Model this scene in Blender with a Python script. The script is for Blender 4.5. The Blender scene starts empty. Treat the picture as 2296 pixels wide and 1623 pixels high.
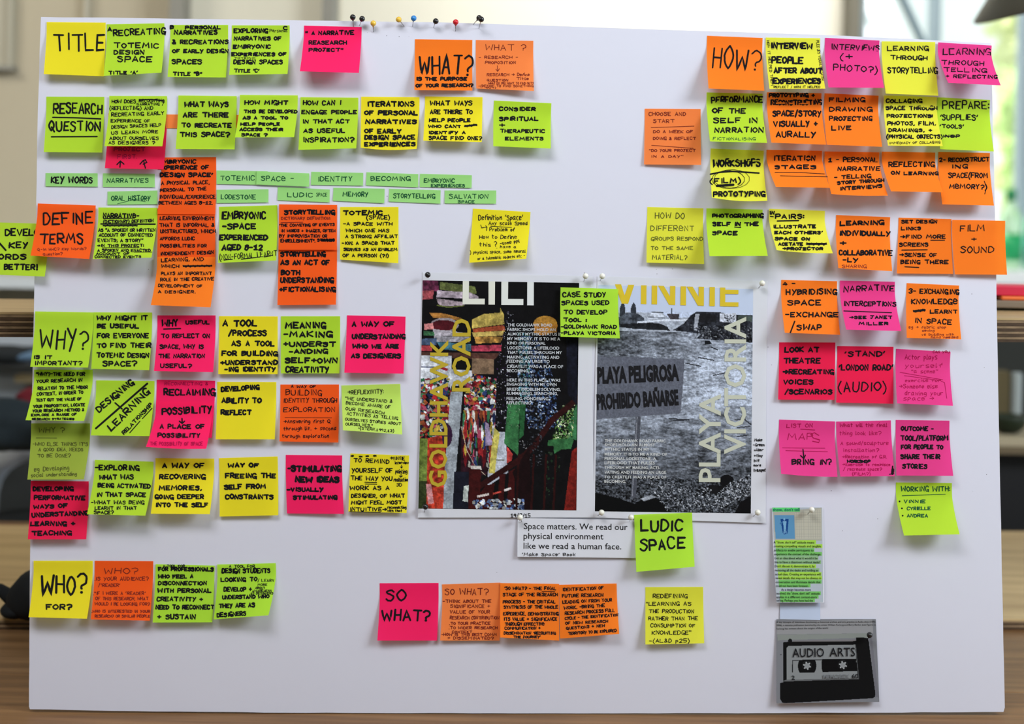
import bpy, math, random
import numpy as np
random.seed(7)
rng = np.random.default_rng(11)
SC = bpy.context.scene
COL = SC.collection

# ------------------------------------------------------------------ camera
# A0 foam board (1.189 m wide) measured from its corners; the lens is shifted
# so that verticals stay upright.
F, PX, PY = 3154.0, 1148.0, 500.0
CORN = [(92, 38), (2225, 97), (2254, 1597), (65, 1590)]
def _homog(src, dst):
    A = []
    for (x, y), (u, v) in zip(src, dst):
        A.append([x, y, 1, 0, 0, 0, -u*x, -u*y, -u])
        A.append([0, 0, 0, x, y, 1, -v*x, -v*y, -v])
    h = np.linalg.svd(np.array(A, float))[2][-1].reshape(3, 3)
    return h / h[2, 2]
_h = _homog([(0, 0), (1, 0), (1, 1), (0, 1)], [(a-PX, b-PY) for a, b in CORN])
_K = np.diag([1/F, 1/F, 1.0])
_p, _q, _o = _K @ _h[:, 0], _K @ _h[:, 1], _K @ _h[:, 2]
_s = 1.189 / np.linalg.norm(_p)
_p, _q, _o = _p*_s, _q*_s, _o*_s
_x = _p/np.linalg.norm(_p)
_n = np.cross(_x, _q); _n /= np.linalg.norm(_n)           # away from the camera
ROLL = math.asin(_x[1]/math.hypot(_x[0], _x[1]))
_R = np.array([[math.cos(ROLL), math.sin(ROLL), 0], [0, 0, 1], [math.sin(ROLL), -math.cos(ROLL), 0]])  # cam -> world
def _w(c): return _R @ c
BN = -_w(_n)                                              # board normal, towards the viewer
CORG = np.zeros(3)
BO = _w(_o)
def _ray(U, V):
    U = np.asarray(U, float); V = np.asarray(V, float)
    d = np.stack([(U-PX)/F, (V-PY)/F, np.ones_like(U)], -1)
    return d @ _R.T
_bz = min((_ray(u, v)*((BO @ BN)/(_ray(u, v) @ BN)))[2] for u, v in [(65, 1590), (1200, 1600), (2254, 1597)])
CORG = np.array([0, 0, -_bz + 0.001])                      # table top is z = 0
BO = BO + CORG
def brd(U, V, H=0.0):
    """point of the board plane (lifted by H metres off it)"""
    r = _ray(U, V)
    lam = ((BO-CORG) @ BN + np.asarray(H)) / (r @ BN)
    return CORG + r*lam[..., None]
def at(u, v, d):
    """point at depth d (world Y)"""
    r = _ray(u, v); return CORG + r*(d/r[1])

cam = bpy.data.cameras.new('camera'); camo = bpy.data.objects.new('camera', cam); COL.objects.link(camo)
cam.sensor_width = 36; cam.lens = F/2296*36; cam.shift_y = -(811.5-PY)/2296; cam.clip_start = 0.05
from mathutils import Matrix, Vector
Mx = Matrix.Identity(4)
for i in range(3):
    Mx[i][0] = _R[i][0]; Mx[i][1] = -_R[i][1]; Mx[i][2] = -_R[i][2]; Mx[i][3] = CORG[i]
camo.matrix_world = Mx
cam.dof.use_dof = True; cam.dof.focus_distance = float(brd(1148, 800)[1]); cam.dof.aperture_fstop = 2.6
SC.camera = camo

# ------------------------------------------------------------------ light
W = bpy.data.worlds.new('sky'); SC.world = W; W.use_nodes = True
bg = W.node_tree.nodes['Background']; bg.inputs[0].default_value = (0.86, 0.94, 1.0, 1); bg.inputs[1].default_value = 0.95
def area(name, loc, tgt, sx, sy, e, col):
    l = bpy.data.lights.new(name, 'AREA'); l.shape = 'RECTANGLE'; l.size = sx; l.size_y = sy; l.energy = e; l.color = col
    o = bpy.data.objects.new(name, l); COL.objects.link(o); o.location = loc
    o.rotation_euler = (Vector(tgt)-Vector(loc)).to_track_quat('-Z', 'Y').to_euler()
    return o
area('window_light_right', (2.4, 0.2, 2.05), (0.1, 1.74, 0.45), 1.3, 1.0, 56, (0.88, 0.94, 1.0))
area('ceiling_light', (-0.5, 0.3, 2.22), (-0.1, 1.74, 0.5), 1.3, 0.8, 29, (0.97, 0.97, 1.0))
area('back_wall_fill', (0.9, 4.3, 2.1), (1.0, 5.4, 0.9), 2.2, 0.8, 20, (1.0, 0.96, 0.88))  # added fill lamp out of view, brightens the cream back wall
area('left_wall_fill', (-2.2, 1.9, 2.2), (-1.6, 3.6, 0.9), 1.0, 0.8, 16, (1.0, 0.95, 0.85))  # unseen lamp added to brighten the left wall
sl = bpy.data.lights.new('sun', 'SUN'); sl.energy = 4.5; sl.angle = .01; sl.color = (1, .96, .86); so_ = bpy.data.objects.new('sun', sl); COL.objects.link(so_)
so_.rotation_euler = Vector((.35, -.5, -1.0)).to_track_quat('-Z', 'Y').to_euler()
SC.view_settings.view_transform = 'Standard'; SC.view_settings.look = 'None'
SC.view_settings.exposure = 0.77; SC.view_settings.gamma = 1.0; SC.view_settings.use_curve_mapping = False
SC.cycles.use_denoising = True
SC.cycles.max_bounces = 6; SC.cycles.diffuse_bounces = 3; SC.cycles.caustics_reflective = False; SC.cycles.caustics_refractive = False

# ------------------------------------------------------------------ materials
def lin(c):
    return tuple(((x/255)/12.92 if x/255 <= .04045 else ((x/255+.055)/1.055)**2.4) for x in c)
def mat(name, col, rough=.6, metal=0, spec=.3, noise=0, nscale=20, bump=0, bscale=60, stretch=(1, 1, 1), col2=None, coord='Object'):
    m = bpy.data.materials.new(name); m.use_nodes = True; nt = m.node_tree; b = nt.nodes['Principled BSDF']
    b.inputs['Base Color'].default_value = (*col, 1); b.inputs['Roughness'].default_value = rough
    b.inputs['Metallic'].default_value = metal; b.inputs['Specular IOR Level'].default_value = spec
    tc = nt.nodes.new('ShaderNodeTexCoord'); mp = nt.nodes.new('ShaderNodeMapping'); mp.inputs['Scale'].default_value = stretch
    nt.links.new(tc.outputs[coord], mp.inputs['Vector'])
    if noise or col2:
        n = nt.nodes.new('ShaderNodeTexNoise'); n.inputs['Scale'].default_value = nscale; n.inputs['Detail'].default_value = 4
        nt.links.new(mp.outputs[0], n.inputs['Vector'])
        r = nt.nodes.new('ShaderNodeValToRGB'); r.color_ramp.elements[0].position = .3; r.color_ramp.elements[1].position = .7
        c2 = col2 or tuple(x*(1-noise) for x in col)
        r.color_ramp.elements[0].color = (*c2, 1); r.color_ramp.elements[1].color = (*col, 1)
        nt.links.new(n.outputs[0], r.inputs[0]); nt.links.new(r.outputs[0], b.inputs['Base Color'])
    if bump:
        n2 = nt.nodes.new('ShaderNodeTexNoise'); n2.inputs['Scale'].default_value = bscale; n2.inputs['Detail'].default_value = 3
        nt.links.new(mp.outputs[0], n2.inputs['Vector'])
        bp = nt.nodes.new('ShaderNodeBump'); bp.inputs['Strength'].default_value = bump; bp.inputs['Distance'].default_value = .002
        nt.links.new(n2.outputs[0], bp.inputs['Height']); nt.links.new(bp.outputs[0], b.inputs['Normal'])
    return m
def paper(name, col, trans=.33, rough=.85):
    """thin paper: diffuse front, some light comes through"""
    m = mat(name, col, rough, spec=.12, noise=.04, nscale=9, bump=.25, bscale=14)
    nt = m.node_tree; b = nt.nodes['Principled BSDF']; out = nt.nodes['Material Output']
    t = nt.nodes.new('ShaderNodeBsdfTranslucent'); t.inputs[0].default_value = (*[min(1, x*1.05) for x in col], 1)
    mx = nt.nodes.new('ShaderNodeMixShader'); mx.inputs[0].default_value = trans
    nt.links.new(b.outputs[0], mx.inputs[1]); nt.links.new(t.outputs[0], mx.inputs[2]); nt.links.new(mx.outputs[0], out.inputs[0])
    return m
def vcol(name, rough=.6, spec=.06):
    m = bpy.data.materials.new(name); m.use_nodes = True; nt = m.node_tree; b = nt.nodes['Principled BSDF']
    a = nt.nodes.new('ShaderNodeAttribute'); a.attribute_name = 'ink'
    nt.links.new(a.outputs['Color'], b.inputs['Base Color']); b.inputs['Roughness'].default_value = rough; b.inputs['Specular IOR Level'].default_value = spec
    return m
NOTE = {
 'green': paper('green note paper', (.48, .74, .04)), 'lime': paper('lime note paper', (.46, .80, .05)), 'dull': paper('dull green note paper', (.36, .47, .06)),
 'pale': paper('pale green note paper', (.56, .80, .14)), 'yellow': paper('yellow note paper', (.88, .77, .025)), 'lemon': paper('lemon note paper', (.80, .80, .06)),
 'orange': paper('orange note paper', (1.0, .23, .02)), 'deep': paper('deep orange note paper', (1.0, .125, .015)), 'peach': paper('pale orange note paper', (.98, .27, .07)),
 'pink': paper('pink note paper', (1.0, .020, .145)), 'magenta': paper('magenta note paper', (.80, .055, .27)), 'red': paper('red pink note paper', (.90, .018, .09)),
 'strip': paper('mint flag paper', (.34, .70, .22), .25), 'white': paper('white paper', (.66, .68, .74), .12), 'blue': paper('pale blue paper', (.50, .58, .74), .12)}
INK = {'b': mat('black ink blot', (.010, .006, .008), .5), 'k': mat('black marker ink', (.008, .008, .01), .5), 'g': mat('green black pen ink', (.01, .07, .03), .5), 'r': mat('dark red pen ink', (.16, .02, .015), .5),
       'm': mat('magenta pen ink', (.30, .006, .05), .5), 's': mat('grey pencil', (.07, .08, .02), .6)}
M_PRINT = vcol('printed picture')
M_TXT = {'cream': mat('cream print', (.47, .49, .40), .5), 'gold': mat('gold print', (.42, .32, .03), .5), 'ltext': mat('light print', (.55, .58, .62), .5),
         'stext': mat('grey print', (.60, .62, .62), .5), 'black': mat('black print', (.012, .012, .014), .5), 'teal': mat('teal print', (.01, .12, .11), .5)}

for _m in list(INK.values())+list(M_TXT.values()):
    _b = _m.node_tree.nodes['Principled BSDF']; _b.inputs['Specular IOR Level'].default_value = .04; _b.inputs['Roughness'].default_value = .8
# ------------------------------------------------------------------ object helpers
def link(name, me, m=None, parent=None, loc=None):
    o = bpy.data.objects.new(name, me)
    if m is not None and me is not None: me.materials.append(m)
    COL.objects.link(o)
    if parent is not None: o.parent = parent
    if loc is not None: o.location = loc
    return o
def tag(o, label=None, cat=None, group=None, kind=None):
    if label: o['label'] = label
    if cat: o['category'] = cat
    if group: o['group'] = group
    if kind: o['kind'] = kind
    return o
def raw(name, verts, faces, m, parent=None, org=None, smooth=False):
    """mesh in world coordinates, stored relative to its origin org"""
    v = np.asarray(verts, float)
    base = np.zeros(3) if org is None else np.asarray(org, float)
    me = bpy.data.meshes.new(name); me.from_pydata((v-base).tolist(), [], [list(map(int, f)) for f in faces])
    if smooth: me.shade_smooth()
    me.update()
    o = link(name, me, m, parent)
    poff = np.zeros(3) if parent is None else np.array(parent.get('_org', (0, 0, 0)))
    o.location = base-poff; ORG[o.name] = base
    return o
ORG = {}
def empty(name, loc):
    o = bpy.data.objects.new(name, None); o.empty_display_size = .02; COL.objects.link(o); o.location = loc; ORG[o.name] = np.array(loc, float); return o
def child(name, verts, faces, m, parent, smooth=False):
    """world-coordinate mesh as a part of parent (keeps parent's origin)"""
    base = ORG[parent.name]
    v = np.asarray(verts, float)-base
    me = bpy.data.meshes.new(name); me.from_pydata(v.tolist(), [], [list(map(int, f)) for f in faces])
    if smooth: me.shade_smooth()
    o = link(name, me, m, parent); ORG[o.name] = base
    return o
def ingrid(nu, nv, flip=False):
    f = []
    for j in range(nv-1):
        for i in range(nu-1):
            a = j*nu+i; q = (a, a+nu, a+nu+1, a+1)
            f.append(q[::-1] if flip else q)
    return f
def box(x0, x1, y0, y1, z0, z1):
    v = [(x, y, z) for z in (z0, z1) for y in (y0, y1) for x in (x0, x1)]
    return v, [(0, 2, 3, 1), (4, 5, 7, 6), (0, 1, 5, 4), (2, 6, 7, 3), (0, 4, 6, 2), (1, 3, 7, 5)]
def hexa(b, t):
    """box from 4 bottom and 4 top points (same order)"""
    return list(b)+list(t), [(3, 2, 1, 0), (4, 5, 6, 7), (0, 1, 5, 4), (1, 2, 6, 5), (2, 3, 7, 6), (3, 0, 4, 7)]
def bevel(o, w=.003, seg=2):
    md = o.modifiers.new('bevel', 'BEVEL'); md.width = w; md.segments = seg; md.limit_method = 'ANGLE'; return o
def lathe(prof, c, n=20, axis=(0, 0, 1), sx=1.0, sy=1.0):
    ax = Vector(axis).normalized(); q = Vector((0, 0, 1)).rotation_difference(ax)
    v = []; f = []
    for k, (r, z) in enumerate(prof):
        for i in range(n):
            a = 2*math.pi*i/n
            p = q @ Vector((r*math.cos(a)*sx, r*math.sin(a)*sy, z)); v.append((c[0]+p.x, c[1]+p.y, c[2]+p.z))
    for k in range(len(prof)-1):
        for i in range(n):
            j = (i+1) % n; f.append((k*n+i, k*n+j, (k+1)*n+j, (k+1)*n+i))
    f.append(tuple(range(n))[::-1]); f.append(tuple((len(prof)-1)*n+i for i in range(n)))
    return v, f
def ball(c, r, n=16, m=10, s=(1, 1, 1)):
    prof = [(max(1e-5, math.sin(math.pi*k/m))*r, -math.cos(math.pi*k/m)*r) for k in range(m+1)]
    v, f = lathe(prof, (0, 0, 0), n)
    return [(c[0]+x*s[0], c[1]+y*s[1], c[2]+z*s[2]) for x, y, z in v], f
def tube(pts, r, n=8):
    v = []; f = []; P = [Vector(p) for p in pts]
    for k, p in enumerate(P):
        t = (P[min(k+1, len(P)-1)]-P[max(k-1, 0)]).normalized()
        a = t.orthogonal().normalized(); b = t.cross(a); rr = r[k] if isinstance(r, (list, tuple)) else r
        for i in range(n):
            w = 2*math.pi*i/n; v.append(tuple(p+a*(rr*math.cos(w))+b*(rr*math.sin(w))))
    for k in range(len(P)-1):
        for i in range(n):
            j = (i+1) % n; f.append((k*n+i, k*n+j, (k+1)*n+j, (k+1)*n+i))
    f.append(tuple(range(n))[::-1]); f.append(tuple((len(P)-1)*n+i for i in range(n)))
    return v, f
def join(*vf):
    V = []; Fc = []
    for v, f in vf:
        o = len(V); V += list(v); Fc += [tuple(i+o for i in q) for q in f]
    return V, Fc

# ------------------------------------------------------------------ setting
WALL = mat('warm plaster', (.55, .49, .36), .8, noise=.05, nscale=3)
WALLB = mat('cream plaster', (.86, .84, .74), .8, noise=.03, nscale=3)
TRIMM = mat('grey trim and side shade', (.30, .29, .25), .7)  # grey puts the shade of column sides into colour; also frame rail
WINM = mat('pale blue grey window frame', (.24, .31, .35), .5)
WHITEP = mat('white painted sill', (.75, .78, .80), .5)
def struct(name, vf, m, parent=None):
    o = child(name, *vf, m, parent) if parent else raw(name, *vf, m)
    if not parent: o['kind'] = 'structure'
    return o
YB = 5.4       # back wall
struct('floor', box(-4.2, 4.6, -3.0, YB+.12, -.80, -.75), mat('grey floor', (.22, .21, .20), .6, noise=.2, nscale=5))
struct('ceiling', box(-4.2, 4.6, -3.0, YB+.12, 2.3, 2.35), mat('white ceiling', (.8, .8, .78), .8))
struct('wall_side', box(-4.32, -4.2, -3.0, YB, -.75, 2.3), WALL)
struct('wall_rear', box(-4.2, 4.6, -3.12, -3.0, -.75, 2.3), WALL)
xs = at(747, 200, 3.6)[0]
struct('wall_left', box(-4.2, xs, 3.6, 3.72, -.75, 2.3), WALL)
xw = at(1925, 200, YB)[0]
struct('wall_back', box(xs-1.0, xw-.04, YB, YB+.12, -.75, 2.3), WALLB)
# grey strips painted as the shade of column sides, and trims, left wall
def vtrim(name, u0, u1, d0, d1, m, z0=-.75, z1=2.3):
    x0, x1 = at(u0, 300, d0)[0], at(u1, 300, d0)[0]
    return struct(name, box(x0, x1, d0, d1, z0, z1), m)
vtrim('shade_strip_1', 374, 404, 3.50, 3.6, TRIMM)
vtrim('shade_strip_2', 716, 742, 3.50, 3.6, TRIMM)
xm = at(404, 300, 3.585)[0]
struct('trim_6', box(xm, xs-.001, 3.585, 3.6, -.75, 2.3), mat('pale cream panel', (.80, .77, .63), .7, noise=.03, nscale=2))  # paler panel added over this stretch of the left wall
vtrim('trim_3', 183, 191, 3.57, 3.6, mat('pale trim', (.55, .52, .42), .7))
vtrim('trim_4', 1900, 1925, YB-.12, YB+.12, mat('taupe post', (.15, .14, .11), .7))
zl = at(40, 622, 3.4)[2]; zl2 = at(40, 646, 3.4)[2]
struct('trim_5', box(-4.2, xs-.05, 3.4, 3.6, zl2, zl), mat('white ledge', (.62, .66, .68), .6))
# frame of a notice hanging on the left wall
a0 = at(-120, -60, 3.57); a1 = at(31, 158, 3.57)
nb = empty('notice_frame', (float(a1[0]), 3.58, float(a1[2])))
tag(nb, 'grey framed notice hanging on the beige wall, cut by the top left frame edge', 'frame')
th = .012
child('panel', *box(a0[0], a1[0]-.01, 3.585, 3.6, a1[2]+.01, a0[2]), mat('notice panel', (.50, .47, .37), .6), nb)
child('rail', *box(a0[0], a1[0], 3.565, 3.6, a1[2], a1[2]+th), TRIMM, nb)
child('stile', *box(a1[0]-.018, a1[0]-.006, 3.57, 3.6, a1[2]+th, a0[2]), mat('frame stile', (.46, .44, .35), .6), nb)

# window on the right of the back wall
win = empty('window_1', (float(xw), YB, 0)); win['kind'] = 'structure'
x_end = 4.4
zs = at(2260, 603, YB)[2]
child('sill', *box(xw, x_end, YB-.30, YB+.14, zs-.05, zs), WHITEP, win)
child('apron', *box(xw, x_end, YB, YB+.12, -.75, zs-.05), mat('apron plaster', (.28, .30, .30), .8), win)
def wbar(name, u0, u1, z0, z1, d=YB):
    x0, x1 = at(u0, 300, d)[0], at(u1, 300, d)[0]
    return child(name, *box(x0, x1, d, d+.06, z0, z1), WINM, win)
wbar('mullion', 2084, 2106, zs, 2.3)
wbar('mullion', 2287, 2316, zs, 2.3)
wbar('mullion', 1925, 1936, zs, 2.3)
child('head', *box(xw, x_end, YB, YB+.1, 1.9, 2.3), WINM, win)
GL = bpy.data.materials.new('window glass'); GL.use_nodes = True; nt = GL.node_tree; nt.nodes.remove(nt.nodes['Principled BSDF'])
tr = nt.nodes.new('ShaderNodeBsdfTransparent'); gs = nt.nodes.new('ShaderNodeBsdfGlossy'); gs.inputs['Roughness'].default_value = .02
mx = nt.nodes.new('ShaderNodeMixShader'); mx.inputs[0].default_value = .04
nt.links.new(tr.outputs[0], mx.inputs[1]); nt.links.new(gs.outputs[0], mx.inputs[2]); nt.links.new(mx.outputs[0], nt.nodes['Material Output'].inputs[0])
for u0, u1 in ((1936, 2084), (2106, 2287), (2316, 2500)):
    x0, x1 = at(u0, 300, YB+.03)[0], at(u1, 300, YB+.03)[0]
    child('pane', *box(x0, x1, YB+.028, YB+.032, zs, 1.9), GL, win)
# diagonal stay in front of the window
br = raw('window_stay', *tube([at(2006, -40, YB-.25), at(2076, 110, YB-.15), at(2086, 130, YB-.02)], .016, 8), mat('blue grey metal stay', (.20, .27, .31), .4, .3))
tag(br, 'slanting blue grey metal window stay left of the trees', 'window stay')
# pale building outside, white in the sun
ex = raw('rendered_building', *box(at(1700, 300, 11)[0], at(2216, 300, 11)[0], 11, 14, -3, 5), mat('white render', (.9, .93, .95), .9))
tag(ex, 'white rendered building outside the window, left of the trees', 'building')
# trees outside
def leafmass(cx, cy, cz, rx, ry, rz, n, size, rs):
    v = []; f = []
    r = np.random.default_rng(rs)
    for k in range(n):
        p = r.normal(size=3); p /= np.linalg.norm(p); p = p*np.array([rx, ry, rz])*r.uniform(.45, 1.0)+np.array([cx, cy, cz])
        a = r.normal(size=3); a /= np.linalg.norm(a); b = np.cross(a, r.normal(size=3)); b /= np.linalg.norm(b); s = size*r.uniform(.6, 1.3)
        o = len(v); v += [p-a*s, p+b*s*.45, p+a*s, p-b*s*.45]; f.append((o, o+1, o+2, o+3))
    return np.array(v), f
TRUNK = mat('bark', (.12, .09, .06), .9)
def tree(u, v, d, r, rz, colr, label, seed, n=1300):
    c = at(u, v, d)
    t = empty('garden_tree', (float(c[0]), float(c[1]), -2.5)); tag(t, label, 'tree')
    trans = paper('leaf %d' % seed, colr, .45)
    L = child('foliage', *leafmass(c[0], c[1], c[2], r, r, rz, n, .085, seed), trans, t); L['kind'] = 'stuff'
    child('trunk', *tube([(c[0], c[1], -2.5), (c[0]+.05, c[1], c[2]-rz*.4), (c[0]-.03, c[1], c[2]+rz*.3)], [.12, .09, .04]), TRUNK, t)
tree(2328, 120, 9.6, .33, .8, (.88, .92, .58), 'sunlit yellow green tree seen in the upper right window', 3, 1100)
tree(2352, 330, 7.6, .30, .56, (.74, .88, .46), 'bright green tree low behind the window glass above the bottles', 4, 1000)
tree(2500, 240, 6.6, .36, .7, (.50, .70, .34), 'darker green tree cut by the right edge of the frame', 5, 1200)
struct('garden_ground', box(-3, 9, YB+.3, 16, -3.0, -2.5), mat('grass ground', (.25, .35, .10), .9, noise=.4, nscale=6))

# front table
def wood(name, c1, c2, sc=6, rot=0, rough=.5):
    m = mat(name, c1, rough, col2=c2, nscale=sc, stretch=(.6, 9, 9), bump=.15, bscale=30); return m
WD = wood('brown table wood', (.235, .122, .048), (.12, .058, .022))
WD2 = wood('warm table wood', (.27, .15, .064), (.15, .078, .032), 5)
PLY = wood('pale plywood face', (.52, .38, .19), (.36, .24, .12), 5)
PLYR = wood('plywood sheet face', (.66, .48, .24), (.42, .28, .13), 5)
yE = (at(40, 1412, 2.1)); 
def ondepth(u, v, z):
    r = _ray(u, v); lam = (z-CORG[2])/r[2]; return CORG+r*lam
eL = ondepth(-60, 1412, 0.0); eR = ondepth(2380, 1412, 0.0)
tb = empty('front_table', (0, 1.4, 0)); tag(tb, 'brown plank table that the white foam board stands on', 'table')
def yedge(x): return eL[1]+(eR[1]-eL[1])*(x-eL[0])/(eR[0]-eL[0])
ys = [1.02, 1.28, 1.56, 1.83, 2.10, 2.40, 2.72]
for k in range(6):
    bevel(child('plank', *box(-1.5, 1.5, ys[k]+.0015, ys[k+1]-.0015, -.035, 0), (WD, WD2)[k % 2], tb), .0015)
for sx in (-1.4, 1.4):
    for y in (1.1, 2.6): bevel(child('leg', *box(sx-.035, sx+.035, y-.035, y+.035, -.75, -.035), WD2, tb), .004)
child('apron', *box(-1.4, 1.4, 1.08, 1.10, -.12, -.035), WD, tb)

def plystack(root, pts_f, pts_b, z1, z0, n, top_m, dark, light, name='ply_layer'):
    """stack of veneers; pts_f = front left/right xy, pts_b = back right/left xy"""
    hs = np.linspace(z0, z1, n+1)
    for k in range(n):
        j = random.uniform(-.0006, .0006)
        P = [(pts_f[0][0], pts_f[0][1]+j), (pts_f[1][0], pts_f[1][1]+j), pts_b[0], pts_b[1]]
        child(name, *hexa([(x, y, hs[k]+.0002) for x, y in P], [(x, y, hs[k+1]) for x, y in P]), top_m if k == n-1 else (light if k % 2 else dark), root)
D1 = mat('dark end grain ply', (.09, .052, .028), .7, noise=.4, nscale=60, stretch=(1, 1, 1)); L1 = mat('light ply veneer edge', (.34, .23, .13), .6, noise=.5, nscale=40)
# plywood sheet lying behind, edge towards the viewer
sh = empty('plywood_sheet', (0, float(eL[1]), 0)); tag(sh, 'pale plywood bench board lying behind the table, layered edge showing at right', 'plywood')
bL = ondepth(-60, 1186, .016); bR = ondepth(2380, 1170, .016)
plystack(sh, [(-1.45, yedge(-1.45)+.002), (1.45, yedge(1.45)+.002)], [(1.45, min(2.78, bR[1]+.02)), (-1.45, min(2.78, bL[1]))], .0155, .0002, 5, PLYR, D1, L1)
# thick plywood shelf behind the board
sf = empty('plywood_shelf', (0, 1.85, .45)); tag(sf, 'thick plywood shelf with layered edge running behind the foam board', 'shelf')
lt = at(20, 700, 1.80); rt = at(2270, 713, 1.90); lb = at(20, 757, 1.80); rb = at(2270, 768, 1.90)
def ext(a, b, x): t = (x-a[0])/(b[0]-a[0]); return a+(b-a)*t
xa, xb = -1.6, 1.6
ft0, ft1 = ext(lt, rt, xa), ext(lt, rt, xb); fb0, fb1 = ext(lb, rb, xa), ext(lb, rb, xb)
dep = .30
NL = 9
for k in range(NL):
    t0, t1 = k/NL, (k+1)/NL
    j = random.uniform(0, .0012)
    P = []
    for tt in (t0+.02, t1):
        l = fb0+(ft0-fb0)*tt; r_ = fb1+(ft1-fb1)*tt
        P.append([(l[0], l[1]+j, l[2]), (r_[0], r_[1]+j, r_[2]), (r_[0], r_[1]+dep, r_[2]), (l[0], l[1]+dep, l[2])])
    child('ply_layer', *hexa(P[0], P[1]), PLY if k == NL-1 else (L1 if k % 2 else D1), sf)
zb = min(fb0[2], fb1[2])
for x in (-.45, .45): child('upright', *box(x-.012, x+.012, 1.88, 2.08, .017, ext(fb0, fb1, x)[2]-.0005), PLY, sf)

print('EDGES', eL, eR, bL, bR)
# ------------------------------------------------------------------ things behind, left
GREYP = mat('cool grey panel', (.20, .225, .25), .6)
c = empty('grey_cabinet', (-2.4, 3.3, -.75)); tag(c, 'cool grey cabinet standing under the shelf at the left edge', 'cabinet')
child('carcass', *box(-2.6, -.8, 3.25, 3.39, -.75, at(0, 770, 3.25)[2]), GREYP, c)
child('worktop', *box(-2.62, -.78, 3.2, 3.395, at(0, 770, 3.25)[2], at(0, 752, 3.2)[2]), mat('pale worktop', (.42, .46, .50), .5), c)
child('drawer_rail', *box(-2.6, -.8, 3.23, 3.25, at(0, 822, 3.23)[2], at(0, 812, 3.23)[2]), mat('dark rail', (.08, .09, .10), .5), c)
hd = at(62, 850, 3.2); child('handle', *box(hd[0]-.03, hd[0]+.06, 3.2, 3.25, hd[2]-.008, hd[2]+.008), mat('tan handle', (.34, .27, .15), .5), c)
bk = empty('folded_cloth', tuple(map(float, at(20, 800, 3.1)))); tag(bk, 'dark blue folded cloth hanging in front of the grey cabinet', 'cloth')
for (u, v, s, m) in ((14, 795, (.075, .04, .022), mat('black cloth', (.015, .018, .02), .9)), (60, 798, (.10, .035, .014), mat('blue cloth', (.10, .17, .26), .9))):
    child('fold', *ball(at(u, v, 3.14), 1, 18, 10, s), m, bk, True)
def blob(name, c, s, m, label, cat, seed, n=24, k=14, amp=.12):
    r = np.random.default_rng(seed); v, f = ball((0, 0, 0), 1, n, k); v = np.array(v)
    ph = r.uniform(0, 6, 6)
    d = 1+amp*(np.sin(3*v[:, 0]+ph[0])*np.cos(4*v[:, 2]+ph[1])+.6*np.sin(7*v[:, 1]+ph[2]+5*v[:, 2]))
    v = v*d[:, None]*np.array(s)+np.array(c)
    o = raw(name, v, f, m, org=c, smooth=True); return tag(o, label, cat)
BLK = mat('black fabric', (.008, .010, .012), .85, bump=.3)
blob('coat', at(10, 955, 2.75), (.11, .08, .052), mat('dark teal coat', (.010, .018, .024), .9, bump=.3), 'dark coat heaped on the white chair at the left edge', 'coat', 2)
blob('scarf', at(72, 893, 2.88), (.03, .022, .02), mat('dark red cloth', (.12, .008, .015), .9), 'dark red scarf on top of the black coat', 'scarf', 5)
# chair with a white curved arm and a grey back
ch = empty('office_chair', tuple(map(float, (at(20, 1100, 2.95)[0], 2.95, -.75)))); tag(ch, 'grey office chair with a white curved arm behind the plywood sheet', 'chair')
A = [at(-60, 1120, 2.9), at(-20, 1065, 2.9), at(20, 1022, 2.9), at(60, 1003, 2.9), at(120, 996, 2.9)]
child('arm', *tube(A, .026, 10), mat('white plastic arm', (.42, .46, .52), .4), ch, True)
g0 = [at(-25, 1190, 3.0), at(150, 1190, 3.0), at(150, 1190, 3.06), at(-25, 1190, 3.06)]
pr = []
for k in range(13):
    a = math.pi*k/12; u = 90-95*math.cos(a); v = 1160-130*abs(math.sin(a))**.6
    pr.append(at(u, v, 3.0))
V = [tuple(p) for p in pr]+[tuple(p+np.array([0, .05, 0])) for p in pr]; n = len(pr)
Fs = [tuple(range(n))[::-1], tuple(range(n, 2*n))]+[(i, (i+1) % n, n+(i+1) % n, n+i) for i in range(n)]
child('backrest', V, Fs, mat('dark grey chair back', (.055, .06, .062), .6), ch)
child('seat', *ball(at(60, 1185, 2.94), 1, 20, 10, (.11, .10, .038)), BLK, ch, True)
p = at(60, 1200, 3.0); child('post', *box(p[0]-.025, p[0]+.025, 2.96, 3.01, -.72, p[2]), BLK, ch)
child('base', *box(p[0]-.25, p[0]+.25, 2.93, 3.03, -.75, -.71), BLK, ch)
# black bag on the plywood behind the board's left edge
q = ondepth(62, 1385, .0157)
bg_ = empty('black_bag', tuple(map(float, q))); tag(bg_, 'small black fabric bag lying behind the left edge of the foam board', 'bag')
cb = at(88, 1318, q[1]); h_ = (cb[2]-q[2])
v, f = ball((0, 0, 0), 1, 24, 14); v = np.array(v)
v[:, 2] = np.sign(v[:, 2])*np.abs(v[:, 2])**.8
v = v*np.array([.043, .04, .034])*(1+.07*np.sin(4*v[:, 0:1]+3*v[:, 2:3])) + np.array([cb[0], q[1], q[2]+.033])
child('pouch', v, f, BLK, bg_, True)
child('strap', *tube([at(-30, 1325, q[1]), at(0, 1322, q[1]), at(20, 1336, q[1]), at(42, 1350, q[1])], [.009, .009, .011, .014], 10), BLK, bg_, True)
child('flap', *ball((at(38, 1362, q[1])[0], q[1], q[2]+.0125), 1, 18, 10, (.022, .03, .0125)), BLK, bg_, True)

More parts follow.
